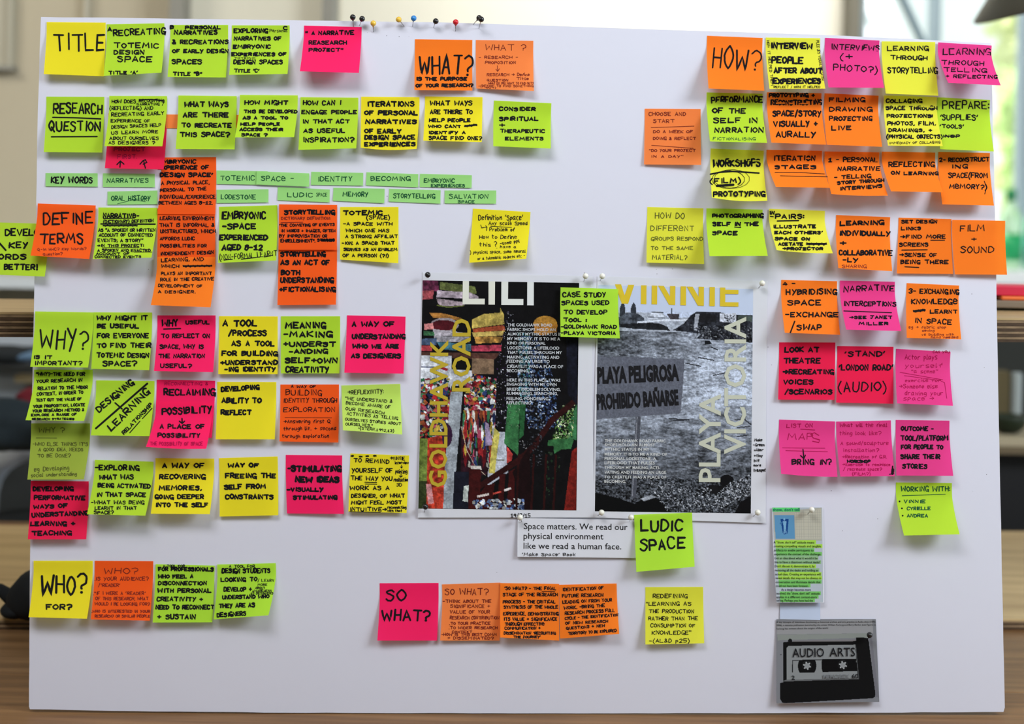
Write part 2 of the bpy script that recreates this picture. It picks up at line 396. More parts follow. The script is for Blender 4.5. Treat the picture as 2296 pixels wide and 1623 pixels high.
# ------------------------------------------------------------------ things behind, right
def glassm(name, col, a=.5):
    m = mat(name, col, .15, spec=.6); b = m.node_tree.nodes['Principled BSDF']; b.inputs['Transmission Weight'].default_value = a; return m
def bottle(u, vtop, vbot, rpx, d, label, body, lab, cap):
    pb = at(u, vbot, d); pt = at(u, vtop, d); H = pt[2]-pb[2]; R = rpx/F*d
    b = empty('bottle', tuple(map(float, pb))); tag(b, label, 'bottle', 'green bottles on the window sill')
    child('body', *lathe([(R*.9, 0), (R, .01), (R, H*.62), (R*.75, H*.72), (R*.42, H*.8), (R*.38, H*.86)], pb, 20), body, b, True)
    child('label', *lathe([(R*1.02, H*.12), (R*1.02, H*.45)], pb, 20), lab, b, True)
    child('cap', *lathe([(R*.45, H*.86), (R*.47, H*.88), (R*.47, H), (R*.3, H+.002)], pb, 16), cap, b, True)
GRN = mat('green label', (.01, .30, .10), .4); DG = mat('dark green cap', (.004, .16, .05), .35)
sz = YB-.16
bottle(2264, 424, 606, 25, sz, 'pale green bottle with dark green cap on window sill', glassm('pale bottle plastic', (.55, .85, .55), .45), GRN, DG)
bottle(2318, 440, 606, 22, sz, 'second green bottle, cut by the right frame edge', glassm('green bottle plastic', (.25, .75, .45), .45), mat('teal label', (.05, .45, .32), .4), DG)
zt = ext(ft0, ft1, 1.0)[2]
def onshelf(u0, u1, vt, vb, d0, d1, name, m, label, cat):
    a = at(u0, vt, d0); b = at(u1, vb, d0)
    o = raw(name, *box(a[0], b[0], d0, d1, b[2], a[2]), m, org=(float(a[0]), d0, float(b[2]))); bevel(o, .003); return tag(o, label, cat)
dd = 2.09
zz = ext(ft0, ft1, .75)[2]
v_t = lambda z, d, u=2260: None
def shelfbox(name, u0, u1, z0, h, d0, d1, m, label, cat):
    a = at(u0, 650, d0); b = at(u1, 650, d0)
    o = raw(name, *box(a[0], b[0], d0, d1, z0, z0+h), m, org=(float(a[0]), d0, float(z0))); bevel(o, .002); return tag(o, label, cat)
shelfbox('wooden_tray', 2190, 2420, zz+.004, .011, 2.06, 2.17, mat('grey brown tray wood', (.22, .17, .12), .7), 'grey brown wooden tray on the right end of the shelf', 'tray')
shelfbox('orange_notebook', 2246, 2330, zz+.0152, .006, 2.065, 2.15, mat('orange cover', (.80, .16, .03), .5), 'orange notebook lying on the grey brown tray', 'notebook')
shelfbox('red_folder', 2200, 2420, zz+.0214, .015, 2.07, 2.16, mat('red cover', (.62, .02, .06), .5), 'red folder stacked over the orange notebook', 'folder')

# lower right: dark storage below the shelf
dk = empty('storage_unit', (1.2, 3.2, -.75)); tag(dk, 'dark storage unit with pale shelf under the plywood shelf at right', 'storage')
DKM = mat('dark unit', (.018, .020, .017), .7)
X0, X1 = at(1500, 900, 3.2)[0], at(2700, 900, 3.2)[0]
child('back_panel', *box(X0, X1, 3.44, 3.46, -.75, at(2240, 760, 3.2)[2]), DKM, dk)
child('side_panel', *box(X0, X0+.02, 3.2, 3.44, -.75, at(2240, 760, 3.2)[2]), DKM, dk)
child('shelf_board', *box(X0+.02, X1, 3.1, 3.44, at(2240, 1003, 3.1)[2], at(2240, 985, 3.1)[2]), mat('pale shelf board', (.36, .31, .21), .6), dk)
child('shelf_lip', *box(X0+.02, X1, 3.08, 3.1, at(2240, 1018, 3.08)[2], at(2240, 1003, 3.08)[2]), mat('brown shelf lip', (.12, .09, .05), .6), dk)
child('lower_panel', *box(X0+.02, X1, 3.14, 3.16, -.75, at(2240, 1018, 3.08)[2]), mat('black panel', (.006, .006, .007), .6), dk)
x0 = at(2268, 850, 3.3)[0]; x1 = at(2291, 850, 3.3)[0]
zt1 = at(2240, 985, 3.1)[2]
o = raw('white_tube', *lathe([(.0119, 0), (.012, .002), (.012, .125), (.010, .127)], (float((x0+x1)/2), 3.3, float(zt1)+.001), 16), mat('grey white tube', (.30, .34, .34), .5), org=((x0+x1)/2, 3.3, zt1), smooth=False); tag(o, 'upright grey white tube in the dark storage unit', 'tube')
x0 = at(2244, 850, 3.32)[0]
o = raw('brown_box', *box(x0-.03, x0+.014, 3.3, 3.34, zt1+.001, zt1+.13), mat('brown carton', (.09, .07, .03), .7), org=(x0, 3.3, zt1)); tag(o, 'dull brown box standing left of the grey tube', 'box')
cp = at(2262, 930, 3.2)
o = raw('green_bowl', *lathe([(.018, 0), (.034, .012), (.042, .034), (.041, .040), (.037, .040), (.033, .02), (.012, .008)], (float(cp[0]), 3.2, float(zt1)+.001), 24), mat('dark green glaze', (.012, .02, .010), .4), org=(cp[0], 3.2, zt1), smooth=True); tag(o, 'dark green bowl on the pale shelf under the plywood', 'bowl')

# lampshade, upper right
lc = at(2412, -14, 2.75)
lm = empty('desk_lamp', tuple(map(float, (lc[0], 2.9, -.75)))); tag(lm, 'dark olive grey lampshade hanging into the upper right corner', 'lamp')
SHM = mat('olive grey enamel', (.075, .072, .055), .5)
prof = [(.195, 0), (.197, .004), (.16, .04), (.10, .10), (.045, .14), (.03, .17), (.028, .17), (.04, .138), (.095, .096), (.155, .036), (.19, .003)]
child('lamp_shade', *lathe(prof, lc, 32, (-.34, -.1, 1)), SHM, lm, True)
child('bulb', *ball(lc+np.array([.01, 0, .07]), .03), mat('lamp glass', (.6, .6, .55), .3), lm, True)
child('pole', *tube([lc+np.array([.03, 0, .165]), lc+np.array([.10, .02, .26]), (lc[0]+.55, 2.95, .6), (lc[0]+.55, 2.95, -.73)], .009), SHM, lm)
child('base', *lathe([(.11, 0), (.11, .015), (.02, .025)], (lc[0]+.55, 2.95, -.75), 20), SHM, lm)
# ------------------------------------------------------------------ foam board
OUT = [(92, 38), (340, 41), (600, 44.6), (840, 48), (1040, 51.5), (1260, 58.6), (1420, 64.5), (1640, 71), (1860, 79), (2040, 87), (2222, 97),
       (2228, 340), (2234, 628), (2241, 1000), (2243, 1115), (2249, 1384), (2253, 1586), (2250, 1596),
       (1700, 1598.5), (1200, 1599), (640, 1597.7), (300, 1594), (67, 1590), (65, 1584),
       (66.3, 1387), (68, 1212), (70.3, 948), (74.3, 757), (77, 644), (80.8, 501), (82.6, 365), (85, 242), (88.7, 118)]
def densify(P, step=45, jit=.5):
    r = []
    for i, a in enumerate(P):
        b = P[(i+1) % len(P)]; L = math.hypot(b[0]-a[0], b[1]-a[1]); n = max(1, int(L/step))
        for k in range(n):
            j = jit if k else 0
            r.append((a[0]+(b[0]-a[0])*k/n+random.uniform(-j, j), a[1]+(b[1]-a[1])*k/n+random.uniform(-j, j)))
    return r
OUTD = densify(OUT)
BOARDM = mat('white foam board face', (.60, .61, .70), .42, spec=.35, bump=.3, bscale=6)
FOAM = mat('foam core', (.62, .52, .50), .8)
base = brd(1150, 1598)
fb = empty('foam_board', tuple(map(float, base))); tag(fb, 'large white foam board covered in sticky notes, leaning upright on the table', 'board')
def slab(P, h1, h0):
    a = brd([p[0] for p in P], [p[1] for p in P], 0)
    f = a+BN*h1; b = a+BN*h0; n = len(P)
    return np.vstack([f, b]), [tuple(range(n))[::-1], tuple(range(n, 2*n))]+[(i, (i+1) % n, n+(i+1) % n, n+i) for i in range(n)]
child('front_sheet', *slab(OUTD, 0, -.0005), BOARDM, fb)
cx_, cy_ = 1150, 820
child('foam_core', *slab([(p[0]+(.5 if p[0] < cx_ else -.5), p[1]+(.5 if p[1] < cy_ else -.5)) for p in OUTD], -.00051, -.0046), FOAM, fb)
child('back_sheet', *slab(OUTD, -.00461, -.005), BOARDM, fb)

# ------------------------------------------------------------------ stroke lettering (pen strokes as thin ribbons)
G = {
'A': '02 28 42|14 34', 'B': '02 08|~08 38 46 36 05|~05 36 44 33 02', 'C': '~47 38 18 06 04 12 32 43', 'D': '02 08|~08 28 46 44 22 02',
'E': '48 08 02 42|05 35', 'F': '48 08 02|05 35', 'G': '~47 38 18 06 04 12 32 44|24 44 41', 'H': '02 08|42 48|05 45', 'I': '12 18', 'J': '08 48|~28 24 12 03',
'K': '02 08|48 05 42', 'L': '08 02 42', 'M': '02 18 34 58 62', 'N': '02 08 42 48', 'O': '~28 06 04 22 44 46 28', 'P': '02 08|~08 38 46 35 05',
'Q': '~28 06 04 22 44 46 28|24 51', 'R': '02 08|~08 38 46 35 05|15 42', 'S': '~47 28 07 16 35 44 32 12 03', 'T': '08 58|38 32', 'U': '~08 04 12 32 44 48',
'V': '08 22 48', 'W': '08 12 36 52 68', 'X': '08 42|02 48', 'Y': '08 25|48 11', 'Z': '08 48 02 42', '?': '~07 28 47 45 24 23|.22', '!': '18 14|.12', '.': '.02', ',': '12 01',
':': '.06|.03', ';': '.06|13 01', '-': '05 35', '+': '05 45|27 23', '/': '01 39', '(': '~29 17 04 11 20', ')': '~09 17 24 11 00', "'": '18 06', '"': '08 06|28 26', '&': '~42 17 28 36 03 22 44',
'*': '04 46|06 44|27 23', '_': '01 41', '\\': '09 31', '=': '04 44|06 46', '[': '29 19 10 20', ']': '09 19 10 00',
'>': '05 55|37 55 33', '^': '20 28|06 28 46', '|': '28 21|04 21 44', '~': '~05 16 34 45',
'0': '~28 06 04 22 44 46 28', '1': '06 28 22|02 42', '2': '~07 28 47 35 02|02 42', '3': '~07 28 47 25|~25 44 22 03', '4': '28 04 44|36 32', '5': '48 08 05|~05 35 44 32 02',
'6': '~38 06 03 22 44 25 04', '7': '08 48 12', '8': '~28 07 26 45 33 22 03 16 47 28', '9': '~46 28 06 25 46|46 32',
'a': '~36 16 04 12 34|36 33 42', 'b': '08 02|~05 26 44 22 02', 'c': '~36 16 04 12 32', 'd': '~36 16 04 12 34|38 32', 'e': '~04 35 26 06 03 12 33', 'f': '~38 27 15 12|05 36',
'g': '~36 16 04 13 34|~36 32 20 00', 'h': '08 02|~04 26 34 32', 'i': '06 02|.08', 'j': '~16 12 00|.18', 'k': '08 02|36 04 32', 'l': '~08 02 13', 'm': '06 02|~04 16 24 22|~24 36 44 42',
'n': '06 02|~04 26 34 32', 'o': '~16 04 12 34 16', 'p': '06 00|~05 26 34 13 02', 'q': '~36 16 04 13 34|36 30', 'r': '06 02|~04 16 36', 's': '~36 16 05 33 22 02', 't': '~18 13 22|06 36',
'u': '~06 03 12 33|36 32', 'v': '06 12 36', 'w': '06 12 25 32 46', 'x': '06 32|02 36', 'y': '06 13|36 00', 'z': '06 36 02 32',
'e2': '~05 45 37 18 05 03 12 32 43', 'Y2': '08 25 48|25 22', 'N2': '02 07 33 22 42 48'}
def _parse(s):
    out = []
    for st in s.split('|'):
        if st[0] == '.': x, y = int(st[1]), int(st[2]); out.append(('d', [(x, (y-2)/6)])); continue
        sm = st[0] == '~'; st = st.lstrip('~')
        out.append(('s' if sm else 'l', [(int(p[0]), (int(p[1])-2)/6) for p in st.split()]))
    w = max(p[0] for _, q in out for p in q)
    return out, w
GP = {k: _parse(v) for k, v in G.items()}
GP[' '] = ([], 2.0)
def catmull(P, n=3):
    if len(P) < 3: return P
    closed = P[0] == P[-1]; R = []
    for i in range(len(P)-1):
        p1, p2 = P[i], P[i+1]
        p0 = P[i-1] if i else (P[-2] if closed else p1); p3 = P[i+2] if i+2 < len(P) else (P[1] if closed else p2)
        for k in range(n):
            t = k/n
            R.append(tuple(.5*((2*b)+(c_-a)*t+(2*a-5*b+4*c_-d)*t*t+(3*b-a-3*c_+d)*t**3) for a, b, c_, d in zip(p0, p1, p2, p3)))
    return R+[P[-1]]
class Strokes:
    """collects ribbons in photograph pixels"""
    def __init__(s): s.V = []; s.F = []
    def ribbon(s, P, w, taper=True):
        w *= 1.12 if w < 2.4 else 1.04
        P = [p for i, p in enumerate(P) if i == 0 or math.hypot(p[0]-P[i-1][0], p[1]-P[i-1][1]) > .05]
        if len(P) < 2: return s.dot(P[0], w*.7)
        Q = [P[0]]
        for a, b in zip(P, P[1:]):
            L = math.hypot(b[0]-a[0], b[1]-a[1]); n = max(1, int(L/9))
            Q += [(a[0]+(b[0]-a[0])*k/n, a[1]+(b[1]-a[1])*k/n) for k in range(1, n+1)]
        P = Q; n = len(P); h = w/2; o = len(s.V); D = []
        for i in range(n):
            a = P[max(0, i-1)]; b = P[min(n-1, i+1)]; L = math.hypot(b[0]-a[0], b[1]-a[1]) or 1; D.append(((b[0]-a[0])/L, (b[1]-a[1])/L))
        rows = [(P[0][0]-D[0][0]*h*.8, P[0][1]-D[0][1]*h*.8, D[0], h*.45)]
        for i in range(n):
            k = 1.0
            if 0 < i < n-1:
                a, b, c_ = P[i-1], P[i], P[i+1]
                d1 = math.atan2(b[1]-a[1], b[0]-a[0]); d2 = math.atan2(c_[1]-b[1], c_[0]-b[0]); t = abs((d2-d1+math.pi) % (2*math.pi)-math.pi)
                k = min(1.6, 1/max(.3, math.cos(t/2)))
            rows.append((P[i][0], P[i][1], D[i], h*k))
        rows.append((P[-1][0]+D[-1][0]*h*.8, P[-1][1]+D[-1][1]*h*.8, D[-1], h*.45))
        for x, y, d, hh in rows: s.V += [(x-d[1]*hh, y+d[0]*hh), (x+d[1]*hh, y-d[0]*hh)]
        for i in range(len(rows)-1): s.F.append((o+2*i, o+2*i+1, o+2*i+3, o+2*i+2))
    def dot(s, p, r):
        o = len(s.V); s.V += [(p[0]+r*math.cos(a*math.pi/3), p[1]+r*math.sin(a*math.pi/3)) for a in range(6)]; s.F.append(tuple(o+5-i for i in range(6)))
    def text(s, x0, y0, x1, y1, h, w, txt, jit=.06):
        items = []; x = 0
        for ch in txt:
            k = ch
            if ch == 'E' and h < 16 and random.random() < .02: k = 'e2'
            if ch == 'Y' and random.random() < .3: k = 'Y2'
            if k not in GP: k = ch.upper() if ch.upper() in GP else ' '
            g, gw = GP[k]; sc = random.uniform(.9, 1.1); items.append((g, x, sc)); x += gw*sc+(1.85 if gw else 1.9)*(1.25 if ch == ' ' else 1)*random.uniform(.9, 1.1)
        total = max(1, x-1.75); L = math.hypot(x1-x0, y1-y0); ux, uy = (x1-x0)/L, (y1-y0)/L; kx = L/total
        for g, gx, sc in items:
            dy = random.uniform(-jit, jit)*h; hs = h*random.uniform(.84, .99); sl = random.uniform(-.04, .10)
            for kind, P in g:
                pp = []
                for (px, py) in (catmull(P) if kind == 's' else P):
                    X = (gx+px*sc+random.uniform(-.13, .13))*kx + py*hs*sl; Y = py*hs+dy+random.uniform(-.02, .02)*h
                    pp.append((x0+ux*X+uy*Y, y0+uy*X-ux*Y))
                if kind == 'd': s.dot(pp[0], max(w*.75, h*.05))
                else: s.ribbon(pp, w*random.uniform(.88, 1.12))
    def scribble(s, x0, y0, x1, y1, h):
        n = max(4, int((x1-x0)/5)); P = []
        for k in range(n+1):
            t = k/n; P.append((x0+(x1-x0)*t+random.uniform(-1, 1), y0+(y1-y0)*t+(h*.45 if k % 2 else -h*.45)*random.uniform(.5, 1)))
        s.ribbon(P, h*.45); s.ribbon([(x0, y0), (x1, y1)], h*.6); s.ribbon([(x0+2, y0-h*.25), (x1-1, y1-h*.2)], h*.35)
    def mesh(s, name, surf, m, parent, lift=.00022):
        if not s.V: return None
        A = np.array(s.V); P = surf(A[:, 0], A[:, 1], lift)
        return child(name, P, s.F, m, parent)

# ------------------------------------------------------------------ sheets on the board
class Sheet:
    """a sheet stuck at its top edge; Q = corners TL TR BR BL in photograph pixels, hl/hr = how far the lower corners stand off the board"""
    def __init__(s, Q, hl, hr, h0=.0004, glue=.2, bow=0.0, sag=0.0, bend=1.35, topbow=0.0):
        s.Q = np.array(Q, float).reshape(4, 2); s.hl, s.hr, s.h0, s.glue, s.bow, s.sag, s.bend = hl, hr, h0, glue, bow, sag, bend
    def w(s, t):
        x = np.clip((np.asarray(t)-s.glue)/(1-s.glue), 0, 1); return x**s.bend
    def row(s, t):
        TL, TR, BR, BL = s.Q; t = np.asarray(t, float)[..., None]; w = s.w(t)
        # the glued top keeps the direction at right angles to its top edge
        e = TR-TL; d = np.array([-e[1], e[0]])/np.linalg.norm(e)
        def side(T, B):
            L = B-T; along = L @ d; lat = L-along*d
            return T+d*along*t+lat*w
        return side(TL, BL), side(TR, BR)
    def inv(s, U, V):
        U = np.asarray(U, float); V = np.asarray(V, float); lo = np.full(U.shape, -.15); hi = np.full(U.shape, 1.15)
        for _ in range(14):
            m = (lo+hi)/2; L, R = s.row(m); cr = (R[..., 0]-L[..., 0])*(V-L[..., 1])-(R[..., 1]-L[..., 1])*(U-L[..., 0])
            below = cr > 0; lo = np.where(below, m, lo); hi = np.where(below, hi, m)
        t = (lo+hi)/2; L, R = s.row(t); E = R-L
        q = ((U-L[..., 0])*E[..., 0]+(V-L[..., 1])*E[..., 1])/(E**2).sum(-1)
        return q, t
    def h(s, a, t):
        return s.h0+s.w(t)*(s.hl*(1-a)+s.hr*a)+s.bow*np.sin(np.pi*np.clip(a, 0, 1))*s.w(t)
    def surf(s, U, V, lift=0.0):
        a, t = s.inv(U, V)
        return brd(U, V, s.h(a, t)+lift)
    def grid(s, nu=11, nv=13):
        a, t = np.meshgrid(np.linspace(0, 1, nu), np.linspace(0, 1, nv)); a = a.ravel(); t = t.ravel()
        L, R = s.row(t); P = L+(R-L)*a[:, None]
        P[:, 1] += s.sag*np.sin(np.pi*a)*s.w(t)
        return brd(P[:, 0], P[:, 1], s.h(a, t)), ingrid(nu, nv)
def autolift(Q):
    Q = np.array(Q, float).reshape(4, 2); TL, TR, BR, BL = Q
    e = TR-TL; sl = e[1]/e[0]; Hh = ((BL[1]-TL[1])+(BR[1]-TR[1]))/2
    def side(T, B):
        ex = (B[0]-T[0])+sl*Hh              # lateral drift left after the note's own rotation
        r = (T[0]+B[0])/2-PX
        short = max(0, 124-(B[1]-T[1]))*.0005
        return ex, r, short
    out = []
    for T, B in ((TL, BL), (TR, BR)):
        ex, r, short = side(T, B)
        l = 1.72*ex/r if abs(r) > 320 and ex*r > 0 else .007
        out.append(min(.034, max(.006, .6*l+.005+short*.6)))
    m = sum(out)/2
    return [.6*x+.4*m for x in out]
def parse(lines, S):
    for ln in lines.strip().split('\n'):
        ln = ln.strip()
        if not ln: continue
        ink = 'k'
        if ln[0] == '@': ink, ln = ln[1], ln[2:].strip()
        st = S.setdefault(ink, Strokes()); c = ln[0]; p = ln.split()
        if c == 'L': q = list(map(float, p[2:])); st.ribbon(list(zip(q[::2], q[1::2])), float(p[1]))
        elif c == 'D': st.dot((float(p[1]), float(p[2])), float(p[3]))
        elif c == 'S': st.scribble(*map(float, p[1:6]))
        elif c == 'O':
            cx, cy, rx, ry, w = map(float, p[1:6])
            st.ribbon([(cx+rx*math.cos(.2+a*.42), cy+ry*math.sin(.2+a*.42)) for a in range(17)], w)
        elif c == 'T': st.text(*map(float, p[1:7]), ' '.join(p[7:]))
        else:
            x0, x1, y, h, w = map(float, p[:5]); st.text(x0, y, x1, y, h, w, ' '.join(p[5:]))
def note(colr, Q, label, lines='', lay=0, hl=None, hr=None, name='sticky_note', cat='sticky note', group=None, **kw):
    al, ar = autolift(Q)
    if hl is None: hl = al
    if hr is None: hr = ar
    s = Sheet(Q, hl, hr, h0=.0004+lay*.0007, **kw)
    v, f = s.grid(); org = v[5]
    o = raw(name, v, f, NOTE[colr], org=org, smooth=True)
    tag(o, label, cat, group or {'sticky note': 'sticky notes stuck on the foam board', 'paper flag': 'mint green keyword flags'}.get(cat)); S = {}
    if lines:
        parse(lines, S)
        for k, st in S.items(): st.mesh('ink_blot' if k == 'b' else 'handwriting', s.surf, INK[k], o)
    return o, s
def flag(Q, label, lines='', lay=0, **kw):
    return note('strip', Q, label, lines, lay, hl=.0008, hr=.0012, name='paper_flag', cat='paper flag', **kw)
# ------------------------------------------------------------------ the notes (corners and pen strokes in photograph pixels)
N = note
N('yellow', [104.7,49.6,237,50.6,233,171,98,166], 'yellow sticky note reading TITLE in the top left corner', 'T 122 114 233 111 38 4.2 TITLE', 1)
N('green', [239,54.5,368.5,52,362,163,232.5,170], 'green sticky note RECREATING TOTEMIC DESIGN SPACE, right of the TITLE note', '''242 250 70 9 3 A
T 255 80 370 75 14 3.2 RECREATING
256 355 107 11 3 TOTEMIC
256 323 121 9 3 DESIGN
264 340 138 12 3 SPACE
244 308 166 7 2.6 TITLE 'A\'''')
N('green', [382,55.8,511.6,55.8,506.7,173.8,375.6,172.6], 'green sticky note PERSONAL NARRATIVES & RECREATIONS, marked TITLE B', '''382 389 65 8 2.8 B
416 494 65 7 2.8 PERSONAL
391 487 77 9 3 NARRATIVES
387 511 98 9 3 & RECREATIONS
387 511 118 8 3 OF EARLY DESIGN
386 452 143 10 3.2 SPACES
388 452 169 8 2.8 TITLE "B"''')
N('green', [519.8,56.8,649.5,56.8,644.8,165.6,513.7,168], 'green sticky note EXPLORING NARRATIVES OF EMBRYONIC, marked TITLE C', '''525 600 73 9 3 EXPLORING
636 644 66 7 2.8 C
605 644 72 7 1 Personal
525 630 90 8 3 NARRATIVES OF
523 606 108 8 3 EMBRYONIC
520 641 125 7 3 EXPERIENCES OF
525 572 132 4 1 TOTEMIC
524 633 143 9 3 DESIGN SPACES
525 581 162 7 2.6 TITLE 'C\'''')
N('pink', [681.8,57.5,811,60.3,804.6,163.5,672.4,159.7], 'pink sticky note "A NARRATIVE REASEARCH PROJECT" below the two black top pins', '''T 686 79 793 77 9 3 " A NARRATIVE
693 777 99 8 2.8 REASEARCH
693 768 115 7 2.8 PROJECT"''')
N('orange', [930.4,88,1059,89.5,1059,203,929,202], 'bright orange sticky note with tall WHAT? IS THE PURPOSE OF YOUR RESEARCH', '''941 1057 165 44 4.2 WHAT?
934 1046 180 7 3 IS THE PURPOSE
T 933 195 1060 194 7 2.8 OF YOUR RESEARCH?''', hl=.012, hr=.006)
N('peach', [1067,89.5,1195.9,91.4,1197,204,1067.8,198.4], 'paler orange sticky note with thin pen WHAT? and a down arrow', '''@r1088 1178 113 14 1.3 WHAT ?
@r1074 1161 131 6 1.2 - RESEARCH -
@r1088 1156 143 6 1.2 PROPOSITION
@rL 1.2 1115.3 147 1115.8 160
@rL 1.2 1112 155 1115.8 160 1120 154
@r1092 1187 170 6 1.2 RESEARCH > Define
@r1158 1185 179 6 1.2 Title
@r1092 1139 182 5 1.2 QUESTION
@r1095 1196 189 5 1 WHAT DO YOU WANT TO FIND OUT?
@r1073 1196 195 5 1 -(DESIRE TO FIND SOMETHING
@r1090 1112 198 3 1 OUT)''', hl=.004, hr=.012)
# second row
N('green', [104,216.5,234,217,229,342,98,341], 'green sticky note RESEARCH QUESTION, both words underlined', '''120 229 254 23 3.6 RESEARCH
L 3 118 263 170 264 226 266.5
110 225 293 22 3.6 QUESTION
L 3 115 306.6 218 306''')
note('red', [243,254,374.6,256,367,380,235,377], 'pink sticky note sticking out below the green HOW DOES note, two arrows on it', '''@m256 325 338 8 2.6 PROJECT
@m264 306 355 9 1.2 FIRST.
L 2.6 269 375 270 362
L 2.6 262 369 270 361 278 368
L 2.6 326 377 322 360
L 2.6 314 368 321 360 326 358 329 364 321 368''', 0, .010, .010)
N('green', [245,215,374.6,215.4,364,328,234,327.6], 'green sticky note HOW DOES ... RECREATING EARLY EXPERIENCE in thin pen, over the pink note', '''251 304 231 8 1.7 HOW DOES
312 368 229 7 1.4 RECOUNTING
L 2.6 312 224 340 223 368 226
307 367 236 5 1.3 NARRATING /
246 343 246 8 1.7 (REFLECTING) AND
T 250 261 367 257 8 1.7 RECREATING EARLY
249 336 274 7 1.7 EXPERIENCE OF
T 250 288 361 283 7 1.7 DESIGN SPACES HELP
T 250 301 354 298 7 1.7 US LEARN MORE
246 355 313 7 1.7 ABOUT OURSELVES
244 347 323 7 1.7 AS DESIGNERS ?''', 3, .020, .020)
note('peach', [372,256.5,540,257.5,540,287.5,372,287.5], 'narrow plain orange paper strip running behind the WHAT WAYS ARE THERE note', '', 0, .0005, .0005, name='paper_strip', cat='paper strip')
N('green', [400,214,530.8,215.5,526,334.8,393.8,334], 'green sticky note WHAT WAYS ARE THERE TO RECREATE THIS SPACE?', '''414 512 239 11 3.3 WHAT WAYS
411 512 262 10 3.3 ARE THERE
407 518 285 9 3.3 TO RECREATE
404 514 306 10 3.3 THIS SPACE?''', 2)
N('green', [537.8,212.6,667.7,213.8,659.5,307.5,526.6,308], 'green sticky note HOW MIGHT THIS BE DEVELOPED AS A TOOL, strongly curled', '''549 645 234 9 3 HOW MIGHT
547 666 253 7 2.8 THIS BE DEVELOPED
545 645 267 6 2.8 AS A TOOL TO
540 627 281 6 2.8 HELP PEOPLE
538 634 293 6 2.8 ACCESS THEIR
542 599 305 6 2.8 SPACE ?''', 3, .026, .024)
N('green', [673.6,217.8,803.5,219,798.8,332.5,668.9,336], 'green sticky note HOW CAN I ENGAGE PEOPLE IN THAT ACT', '''680 764 235 10 2.8 HOW CAN I
677 799 255 8 3 ENGAGE PEOPLE
679 783 276 8 3 IN THAT ACT
681 773 297 9 3 AS USEFUL
680 793 318 10 3 INSPIRATION?''', 1)
N('yellow', [810,216.6,940.7,217.8,934.4,333.7,808.7,331], 'yellow sticky note ITERATIONS OF PERSONAL NARRATIVES, curled lower edge', '''824 928 238 11 3.4 ITERATIONS
818 936 257 9 3.4 OF PERSONAL
820 933 277 9 3.4 NARRATIVES
818 899 298 9 3.4 OF EARLY
818 930 312 9 3.4 DESIGN SPACE
818 931 327 8 3.4 EXPERIENCES''', 1, sag=4)
N('yellow', [953,216,1082,217.8,1080,318.5,949,315.4], 'yellow sticky note WHAT WAYS ARE THERE TO HELP PEOPLE, one word scribbled out', '''965 1058 236 10 2.8 WHAT WAYS
965 1059 255 9 2.8 ARE THERE TO
963 1054 273 7 2.8 HELP PEOPLE
961 1033 286 6 2.6 WHO CANT
S 1042 283 1069 280 6
961 1043 300 6 2.6 IDENTIFY A
962 1080 313 8 2.6 SPACE FIND ONE?''')
N('green', [1107.6,225.3,1236.4,231.4,1235,333,1106,327.8], 'green sticky note CONSIDER SPIRITUAL + THERAPEUTIC ELEMENTS', '''1120 1200 248 8 2.9 CONSIDER
1120 1206 270 8 2.9 SPIRITUAL
1120 1132 284 8 2.9 +
1122 1221 297 7 2.6 THERAPEUTIC
1133 1218 314 7 2.6 ELEMENTS''')
# keyword flags
flag([102.3,388,219,388.5,219,418.4,102,417.7], 'mint green flag reading KEY WORDS in thick pen', '115 207 410 14 3 KEY WORDS')
flag([230.6,388.5,347,389.6,347,419.6,230.6,418.9], 'mint green flag reading NARRATIVES', '@g240 332 409 10 1.7 NARRATIVES')
flag([241,429.4,353,427,353,457.7,240.6,459], 'mint green flag reading ORAL HISTORY, crossed out', '''@g250 336 449 11 1.7 ORAL HISTORY
@gL 1 263 457 302 447 333 445
@gL 1 290 446 326 452''')
flag([485.7,382,600.4,384,600,414.4,485.7,412.6], 'mint green flag reading TOTEMIC', '@g494 571 404 11 1.7 TOTEMIC')
flag([576,383.8,693.6,388.7,693,418.4,574.7,413.7], 'mint green flag reading SPACE -, overlapping the TOTEMIC flag', '@g586 658 405 11 1.7 SPACE -', 2)
flag([698,385,814.6,387.5,814,416,697,414.4], 'mint green flag reading IDENTITY', '@g713 789 406 11 1.7 IDENTITY')
flag([821.6,386,938,390.3,937.5,419.6,820.5,415.4], 'mint green flag reading BECOMING', '@g832 920 405 10 1.7 BECOMING')
flag([941.7,389.5,1058,392.7,1057.4,421.3,941,419], 'mint green flag reading EMBRYONIC EXPERIENCES', '''@g951 1019 409 9 1.7 EMBRYONIC
@g967 1042 419 6 1.7 EXPERIENCES''')
flag([485.7,425.4,602,424,601.6,453.5,485.7,455.4], 'mint green flag reading LODESTONE', '@g496 573 446 10 1.7 LODESTONE')
flag([623,419,739.7,424.7,739,453.5,622,448.8], 'mint green flag reading LUDIC SPACE', '''@g645 701 441 10 1.7 LUDIC
@g709 733 440 8 1 SPACE''')
flag([747.5,420.8,862.6,423,861.5,455.4,746,450], 'mint green flag reading MEMORY', '@g769 825 440 10 1.7 MEMORY')
flag([872.6,423,988,426.5,987.5,456.5,871.5,451.8], 'mint green flag reading STORYTELLING', '@g882 975 444 10 1.7 STORYTELLING')
flag([996.8,426.9,1112.7,426.9,1112,456.5,996.8,456], 'mint green flag reading SALVATION SPACE', '''@g1007 1094 445 10 1.5 SALVATION
@g1027 1064 455 6 1.5 SPACE''')
